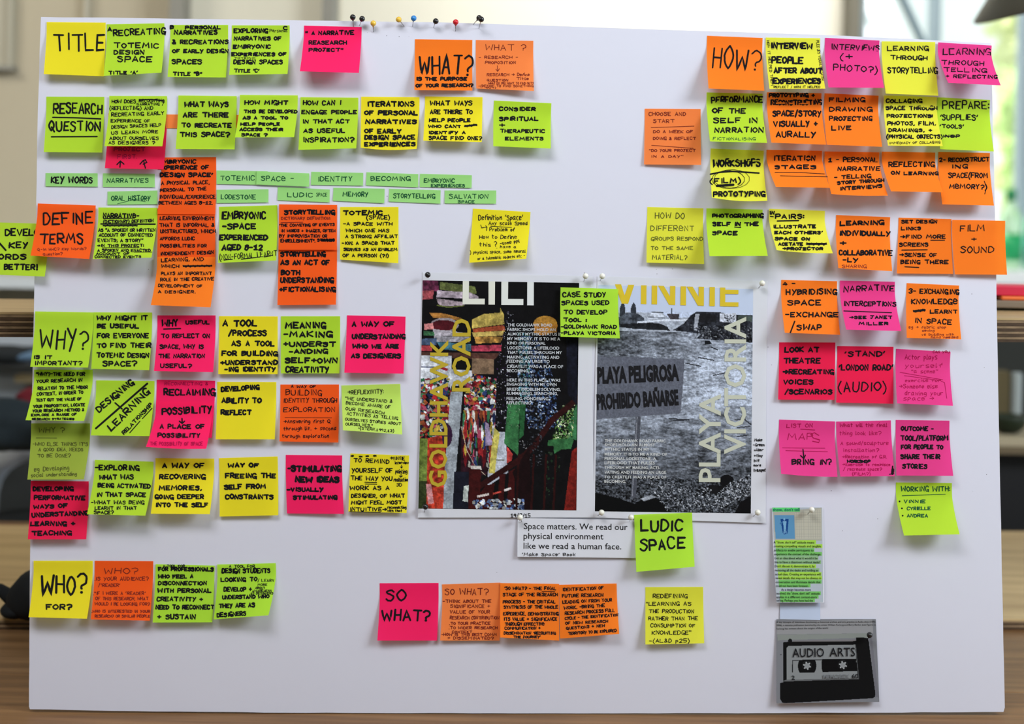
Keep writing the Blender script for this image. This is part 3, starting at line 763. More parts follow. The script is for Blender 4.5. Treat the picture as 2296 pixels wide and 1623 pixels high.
# third row
N('green', [-24,498,111,502,100.6,620,-30,615], 'green sticky note DEVELOP KEY WORDS BETTER hanging past the left board edge', '''12 101 527 15 3.6 DEVELOP
L 4 -2 544 13 561
21 61 555 13 3.6 KEY
-24 58 581 11 3.6 WORDS
10 83 604 12 3.6 BETTER!''', 1, .004, .012)
N('deep', [84.7,456,214.7,460.6,200,580.6,68.4,573], 'deep orange sticky note DEFINE TERMS at the left board edge', '''T 98 503 208 500 26 3.8 DEFINE
89 186 545 23 3.8 TERMS
@rT 84 562 193 560 6 1.1 Q-In HHC? Key Words?
@rT 97 573 140 571 6 1.1 Question?''', 4)
N('green', [220.5,465,353,465.7,339.4,577.6,207.9,580.6], 'green sticky note headed NARRATIVE with DICTIONARY DEFINITION, closely written', '''232 311 488 10 3 NARRATIVE-
L 2 232 490 302 489
T 232 500 344 498 7 1.9 (DICTIONARY) DEFINITION
L 3 226 502 348 502.5
S 231 506 308 506 4
221 348 519 7 1.9 AS "A SPOKEN OR WRITTEN
222 342 530 7 1.9 ACCOUNT OF CONNECTED
220 320 542 7 1.9 EVENTS; A STORY"
218 322 553 6 1.9 >IN THIS PROJECT:
L 1.5 229 555.5 312 555
219 337 564 6 1.9 A SPOKEN AND ENACTED
L 1.4 300 565 341 565
216 290 571 5 1.8 ACCOUNT OF
213 316 578 5 1.8 CONNECTED EVENTS''', 3)
note('deep', [362,353,484.6,352,483,481,353,480], 'deep orange sticky note EMBRYONIC EXPERIENCE OF DESIGN SPACE, topmost of the hanging orange chain', '''357 439 366 8 3 EMBRYONIC
356 468 379 8 3 EXPERIENCE OF
360 477 396 9 3.2 DESIGN SPACE'
T 362 414 470 412 8 1.9 A PHYSICAL PLACE,
T 359 430 462 426 7 1.9 PERSONAL TO THE
358 483 445 8 1.9 INDIVIDUAL/EXPERIENCE
356 476 458 7 1.9 BETWEEN AGES 8-12.''', 0, .004, .004)
note('deep', [353,467,482,465,483,597,352,590], 'deep orange sticky note A LEARNING ENVIRONMENT THAT IS INFORMAL, middle of the orange chain', '''S 359 473 441 473 5
448 459 477 9 2 A
359 480 493 8 1.9 LEARNING ENVIRONMENT
358 480 508 8 1.9 THAT IS INFORMAL &
360 483 522 8 1.9 UNSTRUCTURED, WHICH
359 436 538 7 1.9 AFFORDS LUDIC
360 463 554 7 1.9 POSSIBILITIES FOR
T 360 572 479 569 7 1.9 INDEPENDENT DESIGN''', 4, .0008, .001)
note('orange', [352,576,482.7,576,472,689,338,684], 'orange sticky note PLAYS AN IMPORTANT ROLE, lowest of the hanging orange chain', '''T 362 587 456 584 8 1.8 LEARNING, AND
362 401 600 7 1.8 WHICH
S 411 597 475 596 5
362 475 616 7 1.8 PLAYS AN IMPORTANT
T 360 630 479 628 7 1.8 ROLE IN THE CREATIVE
T 355 643 453 644 6 1.8 DEVELOPMENT OF
355 438 657 6 1.8 A DESIGNER.''', 8, .014, .016)
N('green', [491,463.6,621.5,460,619,584,489,589.3], 'green sticky note EMBRYONIC - SPACE EXPERIENCED AGED 8-12', '''499 595 490 16 3.8 EMBRYONIC
499 573 513 12 3.8 -SPACE
493 599 537 11 3.8 EXPERIENCED
498 588 560 12 3.8 AGED 8-12
T 493 583 621 573 12 1.5 (NON-FORMAL LEARNT
L 2 502 583 521 581
L 2 541 581 583 576
L 2 592 576 612 572''')
note('deep', [624.3,552,755.7,552,753,683,622,684], 'deep orange sticky note STORYTELLING AS AN ACT OF BOTH UNDERSTANDING', '''630 729 574 10 3.8 STORYTELLING
630 738 593 10 3.6 AS AN ACT OF
631 672 616 11 3.6 BOTH
629 747 633 11 3.6 UNDERSTANDING
627 752 653 10 3.6 +FICTIONALISING''', 0, .006, .006)
note('deep', [625.7,458,756,459.4,755.5,560,624.3,560], 'deep orange sticky note STORYTELLING with DICTIONARY DEFINITION, above ACT OF BOTH', '''638 750 480 9 3.6 STORYTELLING
@r631 740 492 6 1.4 DICTIONARY DEFINITION:
@rL 1.2 630 499 679 498
T 627 508 750 506 6 1.8 'THE CONVEYING OF EVENTS
631 752 520 6 1.8 IN WORDS + IMAGES, OFTEN
627 733 532 7 1.8 BY IMPROVISATION OR
630 706 543 7 1.9 EMBELLISHMENT".
712 750 541 6 1.9 STORIES
S 719 539 750 538 5''', 3, .0006, .0006)
N('yellow', [762.7,464,893.5,464,893,590,762.4,582], 'yellow sticky note TOTEMIC (SPACE), a space with which one has affiliation', '''770 857 481 9 3.4 TOTEMIC
822 874 491 9 1.9 (SPACE)
770 879 505 7 2 -A SPACE WITH
776 872 520 7 2 WHICH ONE HAS
775 891 533 7 2 A STRONG AFFILIAT
767 884 548 7 2 -ION. A SPACE THAT
771 890 562 6 2 SERVES AS AN EMBLEM
769 871 576 7 2 OF A PERSON (?!)''', hl=.003, hr=.008)
N('yellow', [1060.5,467.5,1189.6,475.3,1180,580,1052,589], "yellow sticky note headed Definition 'Space' in thin slanted handwriting", '''1073 1172 493 12 1.5 Definition 'Space'
1096 1182 504 8 1.3 Any scale  Speed
L 1.3 1100 507 1147 510
L 1.4 1078 504 1080 511 1092 509
L 1.4 1089 506 1092 509 1091 517
1098 1154 518 8 1.4 Problem of
1075 1158 535 9 1.4 How to Define
1075 1100 552 8 1.4 this
1108 1114 552 12 1.4 ?
T 1122 549 1165 543 7 1.3 -some ppl
1114 1157 556 6 1.2 . have a
T 1054 569 1178 566 7 1.2 ) physical space, some neural
T 1071 583 1177 576 6 1.2 or a tokenistic objects etc -''', hl=.010, hr=.016)
# WHY block
N('green', [79,698,209.6,700.4,197.4,824,67.7,822.4], 'green sticky note with tall WHY? IS IT IMPORTANT?', '''T 90 780 195 782 46 4 WHY?
75 116 804 7 2.8 IS IT
78 184 818 9 2.6 IMPORTANT?''', 4)
N('green', [209.6,700,341,700.6,334.5,829.7,204.5,826.8], 'green sticky note WHY MIGHT IT BE USEFUL FOR EVERYONE', '''218 330 717 10 3.1 WHY MIGHT IT
218 311 735 9 3.1 BE USEFUL
218 333 757 10 3.1 FOR EVERYONE
217 338 779 10 3.1 TO FIND THEIR
217 334 801 10 3.1 TOTEMIC DESIGN
231 306 820 11 3.1 SPACE?''', 1)
N('pink', [353,707,483.5,707,478,834,345,832], 'pink sticky note WHY USEFUL TO REFLECT ON SPACE, first word underlined', '''363 398 731 16 3.4 WHY
L 3 367 737.6 405 736.5
417 469 726 8 2.6 USEFUL
362 470 757 9 2.6 TO REFLECT ON
359 456 781 9 2.6 SPACE, WHY IS
356 459 802 9 2.6 THE NARRATION
360 429 824 9 2.6 USEFUL?''')
N('yellow', [491.4,708.7,622.8,709.3,622.4,838.6,489.3,838.6], 'yellow sticky note A TOOL / PROCESS FOR BUILDING IDENTITY', '''500 576 731 14 3.7 A TOOL
513 597 752 12 3.7 /PROCESS
520 615 775 11 3.7 AS A TOOL
498 622 797 10 3.7 FOR BUILDING
495 622 817 9 3.7 +UNDERSTAND
504 617 832 9 3.5 -ING IDENTITY''', hl=.006, hr=.006)
N('green', [629.7,709,762.7,709,761,837,629.7,837], 'green sticky note MEANING - MAKING + UNDERSTANDING', '''640 730 735 13 3.8 MEANING
636 745 755 12 3.8 -MAKING
636 752 776 10 3.8 +UNDERST
649 735 792 9 3.8 -ANDING
640 756 813 11 3.8 SELF+OWN
641 737 834 12 3.8 CREATIVITY''', hl=.006, hr=.006)
N('pink', [778,706.8,909.4,709.7,904.8,837.5,772,835.5], 'pink sticky note A WAY OF UNDERSTANDING WHO WE ARE AS DESIGNERS', '''790 883 731 10 3.7 A WAY OF
790 908 759 10 3.7 UNDERSTANDING
791 893 780 9 3.7 WHO WE ARE
788 898 802 9 3.7 AS DESIGNERS''')
N('green', [76.5,828.6,208,828.6,188.6,943.5,57.2,942], 'bright green sticky note "WHY?- THE NEED FOR YOUR RESEARCH, densely written', '''81 190 842 8 2 "WHY?-THE NEED FOR
T 82 858 184 855 7 2 YOUR RESEARCH IN
T 85 874 196 871 7 2 RELATION TO THE WIDER
T 83 887 186 882 7 2 CONTEXT, IN ORDER TO
T 81 900 182 897 6 2 TEST OUT THE VALUE OF
T 75 914 190 910 6 2 YOUR PROPOSITION, LOCATE
T 73 924 188 921 6 2 YOUR RESEARCH METHOD &
T 70 933 171 931 5 1.9 EXPLORE A RANGE OF
72 166 941 4 1.7 RESEARCH STRATEGIES''', 2, .020, .018)
N('green', [215.6,852.5,346.5,854,335,977.6,203.4,976], 'green sticky note DESIGNING + LEARNING written diagonally', '''T 222 924 300 860 14 3.6 DESIGNING
L 4.2 214.7 960.6 330.5 859.6
L 3.4 258 903 274 917
T 250 966 336 880 15 3.6 LEARNING
T 278 974 342 908 8 2.4 RELATIONSHIP
L 2 290.6 970.6 314 944
L 2 319.4 938.4 341 915''', 1)
N('pink', [351.6,851,482.6,853.5,474.7,981.6,345,978], 'pink sticky note headed RECLAIMING, behind the POSSIBILITY note', '''@m369 466 863 7 1.1 RECONNECTING &
368 482 885 14 3.5 RECLAIMING''', 0, .006, .008)
N('pink', [350.5,900.7,477,905,462.5,1006,327.2,1001.6], 'pink sticky note POSSIBILITY, A PLACE OF POSSIBILITY, with a down arrow', '''T 364 930 474 924 15 3.7 POSSIBILITY
L 3 408 938 408.6 948
L 3 402 944 408.6 949 414 944
359 458 960 9 2.9 A PLACE OF
354 448 980 9 2.9 POSSIBILITY
@m336 454 998 8 1.1 THE POSSIBILITY OF SPACE''', 6, .024, .022, sag=2)
N('yellow', [487,856,619.6,856.6,616,984.8,483.5,984.8], 'yellow sticky note DEVELOPING ABILITY TO REFLECT', '''T 497 878 581 872 10 3.7 DEVELOPING
498 585 903 11 3.7 ABILITY TO
496 562 929 10 3.7 REFLECT''')
N('deep', [628.7,862,760,861.9,758.6,992,626.6,989.5], 'orange sticky note A WAY OF BUILDING IDENTITY THROUGH EXPLORATION in thin pen', '''653 708 869 6 1.5 A WAY OF
641 721 886 13 1.5 BUILDING
636 755 902 10 1.5 IDENTITY THROUGH
636 751 923 11 1.5 EXPLORATION
L 1 639 936 744 936.7
636 741 948 8 1.3 >Answering first Q
636 753 964 8 1.3 through lit. + second
633 737 981 8 1.3 through exploration''', hl=.006, hr=.005)
N('pale', [765.5,864,897.5,860.6,902,974,769,964.5], 'pale green sticky note headed REFLEXIVITY with a slanted quotation', '''T 780 884 860 882 10 1.4 >REFLEXIVITY:
T 775 896 879 903 7 1.3 "WE UNDERSTAND &
T 776 906 875 916 7 1.3 BECOME AWARE OF
T 775 919 861 929 7 1.3 OUR RESEARCH
T 778 930 892 941 7 1.3 ACTIVITIES AS TELLING
T 774 942 898 953 6 1.3 OURSELVES STORIES ABOUT
T 775 953 835 957 6 1.3 OURSELVES."
T 803 962 883 969 6 1.3 -(STERN,1992,13)''', hl=.020, hr=.022)
N('dull', [69.6,949,201.8,949,188,1074.7,61.3,1075], 'dull green sticky note WHY? - WHO ELSE THINKS IT\'S A GOOD IDEA', '''@s87 145 969 12 1.3 WHY ?
@sL 1.2 81 981.7 127 982
@s74 197 999 8 1.3 -WHO ELSE THINKS IT'S
@s87 186 1011 7 1.3 A GOOD IDEA, NEEDS
@s84 158 1025 8 1.3 TO BE DONE?
@sT 77 1057 155 1053 10 1.3 eg Developing
@sT 70 1069 172 1066 8 1.3 social understanding''', 0, .012, .012)
N('red', [69,1077.8,199,1079,193.4,1209,62.3,1209], 'crimson sticky note DEVELOPING PERFORMATIVE WAYS OF UNDERSTANDING', '''75 164 1100 9 3.4 DEVELOPING
77 190 1120 9 3.4 PERFORMATIVE
T 76 1140 151 1137 8 3.4 WAYS OF
T 72 1159 197 1154 9 3.4 UNDERSTANDING
69 168 1178 9 3.4 LEARNING +
72 160 1199 9 3.4 TEACHING''')
N('green', [212.6,1030.8,344.5,1035,326,1156,195,1153], 'green sticky note - EXPLORING WHAT WAS BEING ACTIVATED', '''T 214 1053 312 1054 11 3.1 -EXPLORING
223 299 1074 10 3.1 WHAT WAS
T 220 1092 337 1094 9 3.1 BEING ACTIVATED
217 326 1113 9 3.1 IN THAT SPACE
205 323 1130 8 2 -WHAT WAS BEING
213 306 1142 7 2 LEARNT IN THAT
211 254 1152 7 2 SPACE?''', 2)
N('yellow', [348.7,1027,480.5,1028,470.4,1152.7,338,1151.6], 'yellow sticky note A WAY OF RECOVERING MEMORIES', '''365 457 1048 10 3.3 A WAY OF
358 460 1073 10 3.3 RECOVERING
357 452 1098 10 3.3 MEMORIES,
348 456 1118 9 3.3 GOING DEEPER
349 466 1136 9 3.3 INTO THE SELF''', 1)
N('yellow', [491,1027,622.5,1023,624,1155,492.4,1158], 'yellow sticky note WAY OF FREEING THE SELF FROM CONSTRAINTS', '''512 579 1047 9 3.5 WAY OF
506 617 1071 10 3.5 FREEING THE
T 504 1097 595 1094 10 3.5 SELF FROM
506 612 1118 10 3.5 CONSTRAINTS''', hl=.005, hr=.006)
N('pink', [640.9,1019.6,767.3,1021,771,1152,643.6,1151], 'crimson sticky note - STIMULATING NEW IDEAS in very thick marker', '''646 764 1056 12 4.6 -STIMULATING
663 759 1080 11 5.2 NEW IDEAS
644 724 1101 8 3.5 -VISUALLY
658 755 1119 8 3.5 STIMULATING''', hl=.003, hr=.006)
N('yellow', [785.7,1016.4,917.5,1021,911.6,1150,781,1146.7], 'yellow sticky note TO REMIND YOURSELF OF THE WAY YOU WORK, stars along the top', '''787 793 1025 6 1.6 *
805 812 1026 6 1.6 *
820 827 1025 6 1.6 *
837 844 1025 6 1.6 *
T 793 1035 872 1039 9 2 TO REMIND
875 907 1031 8 1.5 >VINNIE
886 916 1040 6 1.4 interview
898 903 1048 7 1.4 |
887 913 1061 9 1.4 painting
895 903 1069 7 1.6 |
789 880 1059 10 2.1 YOURSELF OF
T 787 1076 879 1077 9 2.1 THE WAY YOU
L 1.6 818 1081 844.7 1081.7
L 1.6 818.6 1085 845 1085.4
883 914 1079 8 1.4 realisation
889 901 1090 7 1.4 3D
785 873 1098 9 2.1 WORK AS A
788 907 1115 8 2.1 DESIGNER, OF WHAT
788 900 1130 8 2.1 MIGHT FEEL MOST
785 867 1145 8 2.1 INTUITIVE>
869 911 1140 6 1.5 reconnecting
869 901 1147 5 1.5 with that
L 1.5 784 1147 853 1148.5''', hl=.006, hr=.006)
# WHO row
N('yellow', [75.3,1257,208,1257,195,1387,64,1383.6], 'yellow sticky note with tall WHO? and FOR? below it', '''T 92 1332 193 1329 44 4.7 WHO?
104 160 1366 12 3.5 FOR?''', 1)
N('deep', [212.4,1257,343.7,1258,336,1391.4,203.5,1388.6], 'orange sticky note WHO? IS YOUR AUDIENCE in thin red brown pen', '''@r234 309 1286 14 1.6 WHO?
@r213 333 1301 8 1.4 .IS YOUR AUDIENCE?
@r221 269 1315 7 1.4 /'READER'
@r210 326 1333 7 1.4 ."IF I WERE A 'READER'
@r214 332 1345 7 1.4 OF THIS RESEARCH, WHAT
@r213 336 1357 7 1.4 WOULD I BE LOOKING FOR?
@r206 336 1373 6 1.4 .WHO IS INTERESTED IN YOUR
@r213 336 1384 6 1.4 RESEARCH? OR SIMILAR PEOPLE''')
N('lime', [349,1264.6,481.4,1268,476,1395,342.3,1395.6], 'bright green sticky note FOR PROFESSIONALS WHO FEEL A DISCONNECTION', '''366 414 1271 5 1.4 A TOOL FOR
T 356 1279 478 1280 8 3 FOR PROFESSIONALS
355 433 1296 8 3 WHO FEEL A
355 463 1311 8 3 DISCONNECTION
354 473 1328 9 3 WITH PERSONAL
352 454 1347 9 3 CREATIVITY +
350 479 1365 9 3 NEED TO RECONNECT
353 438 1387 10 3 + SUSTAIN''', 1)
N('lime', [487,1265.4,618.3,1262.4,602,1379.4,478.9,1388.6], 'bright green sticky note DESIGN STUDENTS LOOKING TO DEVELOP', '''514 571 1272 6 1.4 A TOOL FOR
498 605 1284 10 3 DESIGN STUDENTS
T 496 1304 576 1302 9 3 LOOKING TO
578 614 1304 6 1.2 / LEARN
578 599 1313 5 1.2 MORE
573 594 1320 5 1.2 ABOUT
566 609 1327 5 1.2 AWARENESS
562 612 1332 5 1.2 AS DESIGNERS
502 564 1325 9 3 DEVELOP +
T 499 1343 603 1340 8 3 UNDERSTAND WHO
T 491 1363 571 1360 9 3 THEY ARE AS
T 487 1383 551 1379 9 3 DESIGNERS''', 2, hl=.010, hr=.022)
# SO WHAT row
N('pink', [851.4,1307.4,983.3,1306.7,980,1436,846,1436], 'pink sticky note SO WHAT? in large letters at the bottom', '''T 866 1347 910 1345 26 4.2 SO
857 963 1391 25 4.2 WHAT?''', hl=.010, hr=.006)
N('peach', [991,1310,1121.8,1306,1120,1436,986.7,1436], 'orange sticky note SO WHAT? - THINK ABOUT THE SIGNIFICANCE, right of the pink note', '''@r998 1095 1333 14 1.7 SO WHAT?
@r993 1101 1351 7 1.4 -THINK ABOUT THE
@r1010 1099 1362 7 1.4 SIGNIFICANCE +
@r1009 1098 1375 7 1.4 VALUE OF YOUR
@r1009 1119 1388 7 1.4 RESEARCH CONTRIBUTION
@r1008 1099 1400 6 1.4 .TO YOUR PRACTICE
@r1007 1115 1410 6 1.4 .TO WIDER RESEARCH
@r1014 1058 1419 5 1.4 CONTEXT
@r990 1113 1425 6 1.4 -HOW IS THIS BEST COMM
@r1004 1107 1433 6 1.4 + DISSEMINATED?''', 0, .006, .004)
N('orange', [1121.8,1307,1253.8,1309,1253.8,1436,1121.5,1429], 'orange sticky note SO WHAT? - THE FINAL STAGE, curled lower left corner', '''1131 1246 1322 7 1.8 'SO WHAT? - THE FINAL
L 1.3 1215 1326 1244 1326.5
1128 1250 1336 7 1.8 STAGE OF THE RESEARCH
1128 1245 1352 7 1.8 PROCESS - THE CRITICAL
1130 1251 1364 7 1.8 SYNTHESIS OF THE WHOLE
1129 1252 1379 7 1.8 EXPERIENCE, DEMONSTRATING
1130 1249 1391 7 1.8 ITS VALUE + SIGNIFICANCE
1132 1220 1402 7 1.8 THROUGH EFFECTIVE
1132 1212 1411 6 1.8 COMMUNICATION +
1130 1246 1422 6 1.8 DISSEMINATION 'RECOUNTING
1152 1212 1430 5 1.8 THE JOURNEY\'''', 2, .014, .006)
N('orange', [1253.8,1310.8,1382.6,1308,1388.4,1421,1255.6,1431.6], 'orange sticky note IDENTIFICATION OF FUTURE RESEARCH, right end of the SO WHAT row', '''T 1262 1325 1353 1321 7 1.7 IDENTIFICATION OF
T 1261 1339 1352 1337 7 1.7 FUTURE RESEARCH
T 1262 1353 1372 1348 7 1.7 LEADING ON FROM YOUR
T 1265 1366 1356 1360 7 1.7 WORK. -BRING THE
T 1267 1378 1378 1371 7 1.7 RESEARCH PROCESS FULL
T 1267 1389 1386 1381 6 1.7 CYCLE - THE IDENTIFICATION
T 1268 1400 1363 1395 6 1.7 OF NEW RESEARCH
T 1270 1411 1356 1405 6 1.7 QUESTIONS + NEW
T 1274 1423 1382 1416 6 1.7 TERRITORY TO BE EXPLORED''', 1, .006, .014)
N('lemon', [1447,1316,1576.7,1315.5,1579,1442,1447,1444.8], 'yellow sticky note REDEFINING "LEARNING AS THE PRODUCTION in thin pen', '''1464 1541 1340 9 1.5 REDEFINING
1449 1550 1357 8 1.5 "LEARNING AS
1455 1556 1374 8 1.5 THE PRODUCTION
1454 1564 1390 8 1.5 RATHER THAN THE
1459 1558 1406 8 1.5 CONSUMPTION OF
1462 1549 1422 9 1.5 KNOWLEDGE"
1456 1546 1440 8 1.5 -(AL&D p25)''', hl=.010, hr=.008)
# right block, first row
N('orange', [1585.5,80,1710,85,1713.7,203.5,1588.7,198.3], 'orange sticky note with tall HOW? right of the bare board top', 'T 1598 153 1703 158 50 3.6 HOW?')
N('lemon', [1717,84,1839,85.6,1850.6,198.7,1725.5,199.3], 'yellow sticky note INTERVIEW PEOPLE AFTER ABOUT EXPERIENCES, small writing round its edge', '''1729 1821 109 13 4 INTERVIEW
T 1731 141 1800 142 15 4 PEOPLE
T 1736 163 1842 164 11 4 AFTER ABOUT
1734 1839 187 11 4 EXPERIENCES
1735 1839 197 5 1.1 REFLECT / HOW IT HELPED
T 1719 91 1729 192 6 1.1 HOW IT HELPED THEM
T 1830 91 1842 180 6 1 PLEDGES VISUALISE WITH''', 1)
N('magenta', [1850,84.7,1972,90.8,1982.4,197,1857.8,196], 'magenta sticky note INTERVIEWS (+ PHOTO?)', '''T 1864 110 1971 114 12 2.3 INTERVIEWS
1884 1911 133 13 2.3 (+
T 1869 157 1967 163 14 2.3 PHOTO?)''')
N('lemon', [1977,92.5,2097,94,2104,214.6,1986,209.8], 'yellow sticky note LEARNING THROUGH STORYTELLING', '''1990 2082 113 10 2.5 LEARNING
T 1997 133 2079 134 9 2.5 THROUGH
T 1991 163 2102 164 13 2.5 STORYTELLING''', 1)
N('magenta', [2103.5,95,2223.7,102,2244,191.5,2126,185.7], 'magenta sticky note LEARNING THROUGH TELLING + REFLECTING overhanging the top right corner', '''T 2115 123 2221 122 14 2.1 LEARNING
T 2111 144 2206 147 10 2 THROUGH
T 2116 160 2213 162 9 2 TELLING
T 2121 174 2236 176 7 2 + REFLECTING''', 3, .034, .036)
# second row right
N('peach', [1445.6,243.7,1571,244.4,1572,369.7,1444,368.6], 'orange sticky note CHOOSE AND START with two ruled lines, left of the HOW group', '''@r1455 1537 259 8 1.4 CHOOSE AND
@r1465 1512 275 8 1.4 START
@rL 1.2 1460 286 1556 282.7
@r1465 1553 298 6 1.4 DO A WEEK OF
@r1465 1560 313 6 1.4 DOING & REFLECT
@rL 1.2 1461 325.7 1554 332.4
@r1456 1559 340 6 1.4 "DO YOUR PROJECT
@r1460 1532 353 5 1.4 IN A DAY"''', hl=.003, hr=.008)
N('green', [1584.5,207,1709.8,210,1720,320.4,1592,317], 'green sticky note PERFORMANCE OF THE SELF IN NARRATION', '''T 1596 231 1709 229 14 3.2 PERFORMANCE
1598 1671 253 11 3.2 OF THE
1600 1698 275 11 3 SELF IN
T 1603 297 1711 296 11 3 NARRATION
@g1599 1694 314 6 1.1 FICTIONALISING''')
N('orange', [1719.6,206.7,1842,209,1852.6,324.4,1729.7,319.8], 'orange sticky note PROTOTYPING + RECONSTRUCTING SPACE/STORY', '''1725 1826 217 8 3.3 PROTOTYPING +
T 1729 235 1842 234 11 3.3 RECONSTRUCTING
1733 1840 260 12 3.3 SPACE/STORY
1735 1833 283 12 3.3 VISUALLY +
1741 1828 307 12 3.3 AURALLY''', 1)
N('orange', [1848.8,209,1970,214.6,1978,329,1853.6,324.4], 'orange sticky note FILMING DRAWING PROJECTING LIVE', '''1860 1940 228 9 2.7 FILMING
1860 1956 249 9 2.7 DRAWING
1860 1955 270 9 2.7 PROJECTING
1865 1908 291 9 2.7 LIVE''')
N('green', [2101.8,218,2220,224,2228.6,339.6,2108,334.4], "green sticky note PREPARE: 'SUPPLIES' 'TOOLS'", '''T 2114 244 2217 244 18 2.6 PREPARE:
T 2108 268 2192 269 12 2.4 'SUPPLIES'
T 2108 287 2161 287 8 2.4 'TOOLS'
2114 2152 308 6 2 INSP
L 2 2117 305 2150 306''')
N('lemon', [1981.8,214,2100.8,217.5,2114,327.7,1991,326.4], 'yellow sticky note COLLAGING SPACE THROUGH PROJECTIONS', '''1987 2067 230 8 2.7 COLLAGING
1987 2101 246 8 2.7 SPACE THROUGH
1989 2090 263 7 2.7 PROJECTIONS:
1990 2098 280 8 2.7 PHOTOS, FILM,
1993 2089 295 7 2.7 DRAWINGS, +
1988 2113 310 8 2.7 (PHYSICAL OBJECTS)
T 1994 323 2108 321 5 1.1 IMMEDIACY OF COLLAGING''', 3)
# third row right
N('lemon', [1593.5,332.8,1712.7,337.7,1720.6,450,1596,443], 'yellow sticky note WORKSHOPS (FILM) PROTOTYPING with a pencilled ring', '''T 1599 374 1704 372 16 3.8 WORKSHOPS
L 3.4 1592.5 390.6 1615 386 1643 384 1702 388
T 1592 411 1661 409 11 3 (FILM)
L 5 1607 416.6 1644.7 414
O 1633 402 37 20 1
O 1641 401 40 21 .8
T 1600 440 1715 439 11 3.2 PROTOTYPING''', sag=4)
N('orange', [1718.6,335.8,1843.4,338,1861,421,1739.7,419], 'orange sticky note ITERATION STAGES, double underline, strongly curled', '''T 1735 360 1827 359 11 3 ITERATION
1738 1829 378 8 3 STAGES
L 1.4 1737.4 386.6 1800 387 1848.7 390
L 1.4 1749.6 394 1855.6 396.5''', 0, .034, .032)
N('orange', [1849,339.5,1971.5,341.5,1991,438.6,1864,435], 'orange sticky note 1 - PERSONAL NARRATIVE - TELLING STORY', '''T 1858 363 1967 362 10 2.7 1 - PERSONAL
1879 1973 382 9 2.7 NARRATIVE
T 1871 401 1953 398 8 2.5 - TELLING
T 1878 413 1982 407 7 2.5 STORY THROUGH
T 1884 426 1978 420 7 2.5 INTERVIEWS''', 2, .026, .028, sag=2)
N('orange', [2104,340.5,2219.7,342.8,2228.7,461,2113,458], 'orange sticky note 2 - RECONSTRUCTING SPACE (FROM MEMORY?)', '''T 2107 363 2218 361 9 2.4 2- RECONSTRUCT
2134 2169 377 8 2.4 ING
2127 2214 398 11 2.4 SPACE(FROM
T 2129 422 2213 424 10 2.4 MEMORY?)
L 1.6 2207 406 2212 420 2208 435''')
N('orange', [1977.4,340,2097,342,2114,431,1998,429], 'orange sticky note REFLECTING ON LEARNING', '''T 1993 374 2095 373 11 2.9 REFLECTING
T 1999 391 2104 392 7 2.7 ON LEARNING''', 3, .030, .030)
N('lemon', [1451.5,464,1577,466.9,1578.7,592,1449.6,588.5], 'yellow sticky note HOW DO DIFFERENT GROUPS RESPOND in thin pen', '''@s1469 1534 490 14 1.4 HOW DO
@s1459 1556 517 12 1.4 DIFFERENT
@s1460 1576 539 8 1.4 GROUPS RESPOND
@s1459 1554 560 8 1.4 TO THE SAME
@s1463 1540 582 11 1.4 MATERIAL?''', hl=.006, hr=.008)
N('green', [1584,466.9,1710,469.8,1721.6,573.7,1591,574.3], 'green sticky note PHOTOGRAPHING SELF IN THE SPACE', '''1598 1711 488 9 3.2 PHOTOGRAPHING
1599 1700 506 8 3.2 SELF IN THE
L 2.4 1647 509 1661 510
1598 1653 526 8 3.2 SPACE''', 1)
N('lemon', [1724.6,468,1849.7,472.8,1867.4,567.9,1741.7,561], 'yellow sticky note IN PAIRS: ILLUSTRATE EACH OTHERS SPACE', '''1726 1736 480 7 2.8 IN
L 2.4 1727 485 1734 486
1739 1802 490 10 3 PAIRS:
L 3 1743 495.4 1790.6 494.4
1734 1829 511 7 2.7 ILLUSTRATE
1737 1844 524 6 2.7 EACH OTHERS'
1738 1815 538 6 2.7 SPACE ON
1746 1800 550 6 2.6 ACETATE
S 1809 547 1853 547 6
1755 1845 560 6 2.4 >PROJECTOR''', 2, .024, .026, sag=2)
N('orange', [1874.8,481.9,1996,486.8,2000.5,608,1879.7,601], 'orange sticky note LEARNING INDIVIDUALLY + COLLABORATIVELY', '''T 1884 505 1982 503 9 3.4 LEARNING
T 1883 527 1995 528 10 3.4 INDIVIDUALLY
1884 1897 550 10 3.2 +
T 1882 571 2000 572 11 3.4 COLLABORATIVE
1890 1924 587 9 3.2 -LY
@r1888 1943 600 7 1.2 SHARING''')
N('orange', [2014.8,487.8,2133.5,491,2137,614,2010.8,613], 'orange sticky note SET DESIGN LINKS, FIND MORE SCREENS', '''2022 2101 500 7 2.3 SET DESIGN
2021 2064 515 7 2.3 LINKS
2019 2120 534 8 2.3 >FIND MORE
L 2 2087 538.5 2118 538.5
2017 2081 552 8 2.3 SCREENS
L 2.4 2022 560.7 2079 560
2017 2100 575 8 2.3 >SENSE OF
2020 2126 591 8 2.4 BEING THERE
L 2.2 2029 598 2060 599.6''', hl=.004, hr=.004)
N('orange', [2135,492.8,2254,494.8,2258,616,2141,615], 'orange sticky note FILM + SOUND sticking past the right board edge', '''2153 2207 518 14 2 FILM
2178 2190 540 10 1.8 +
2154 2228 566 14 2 SOUND''', 2, .004, .006)
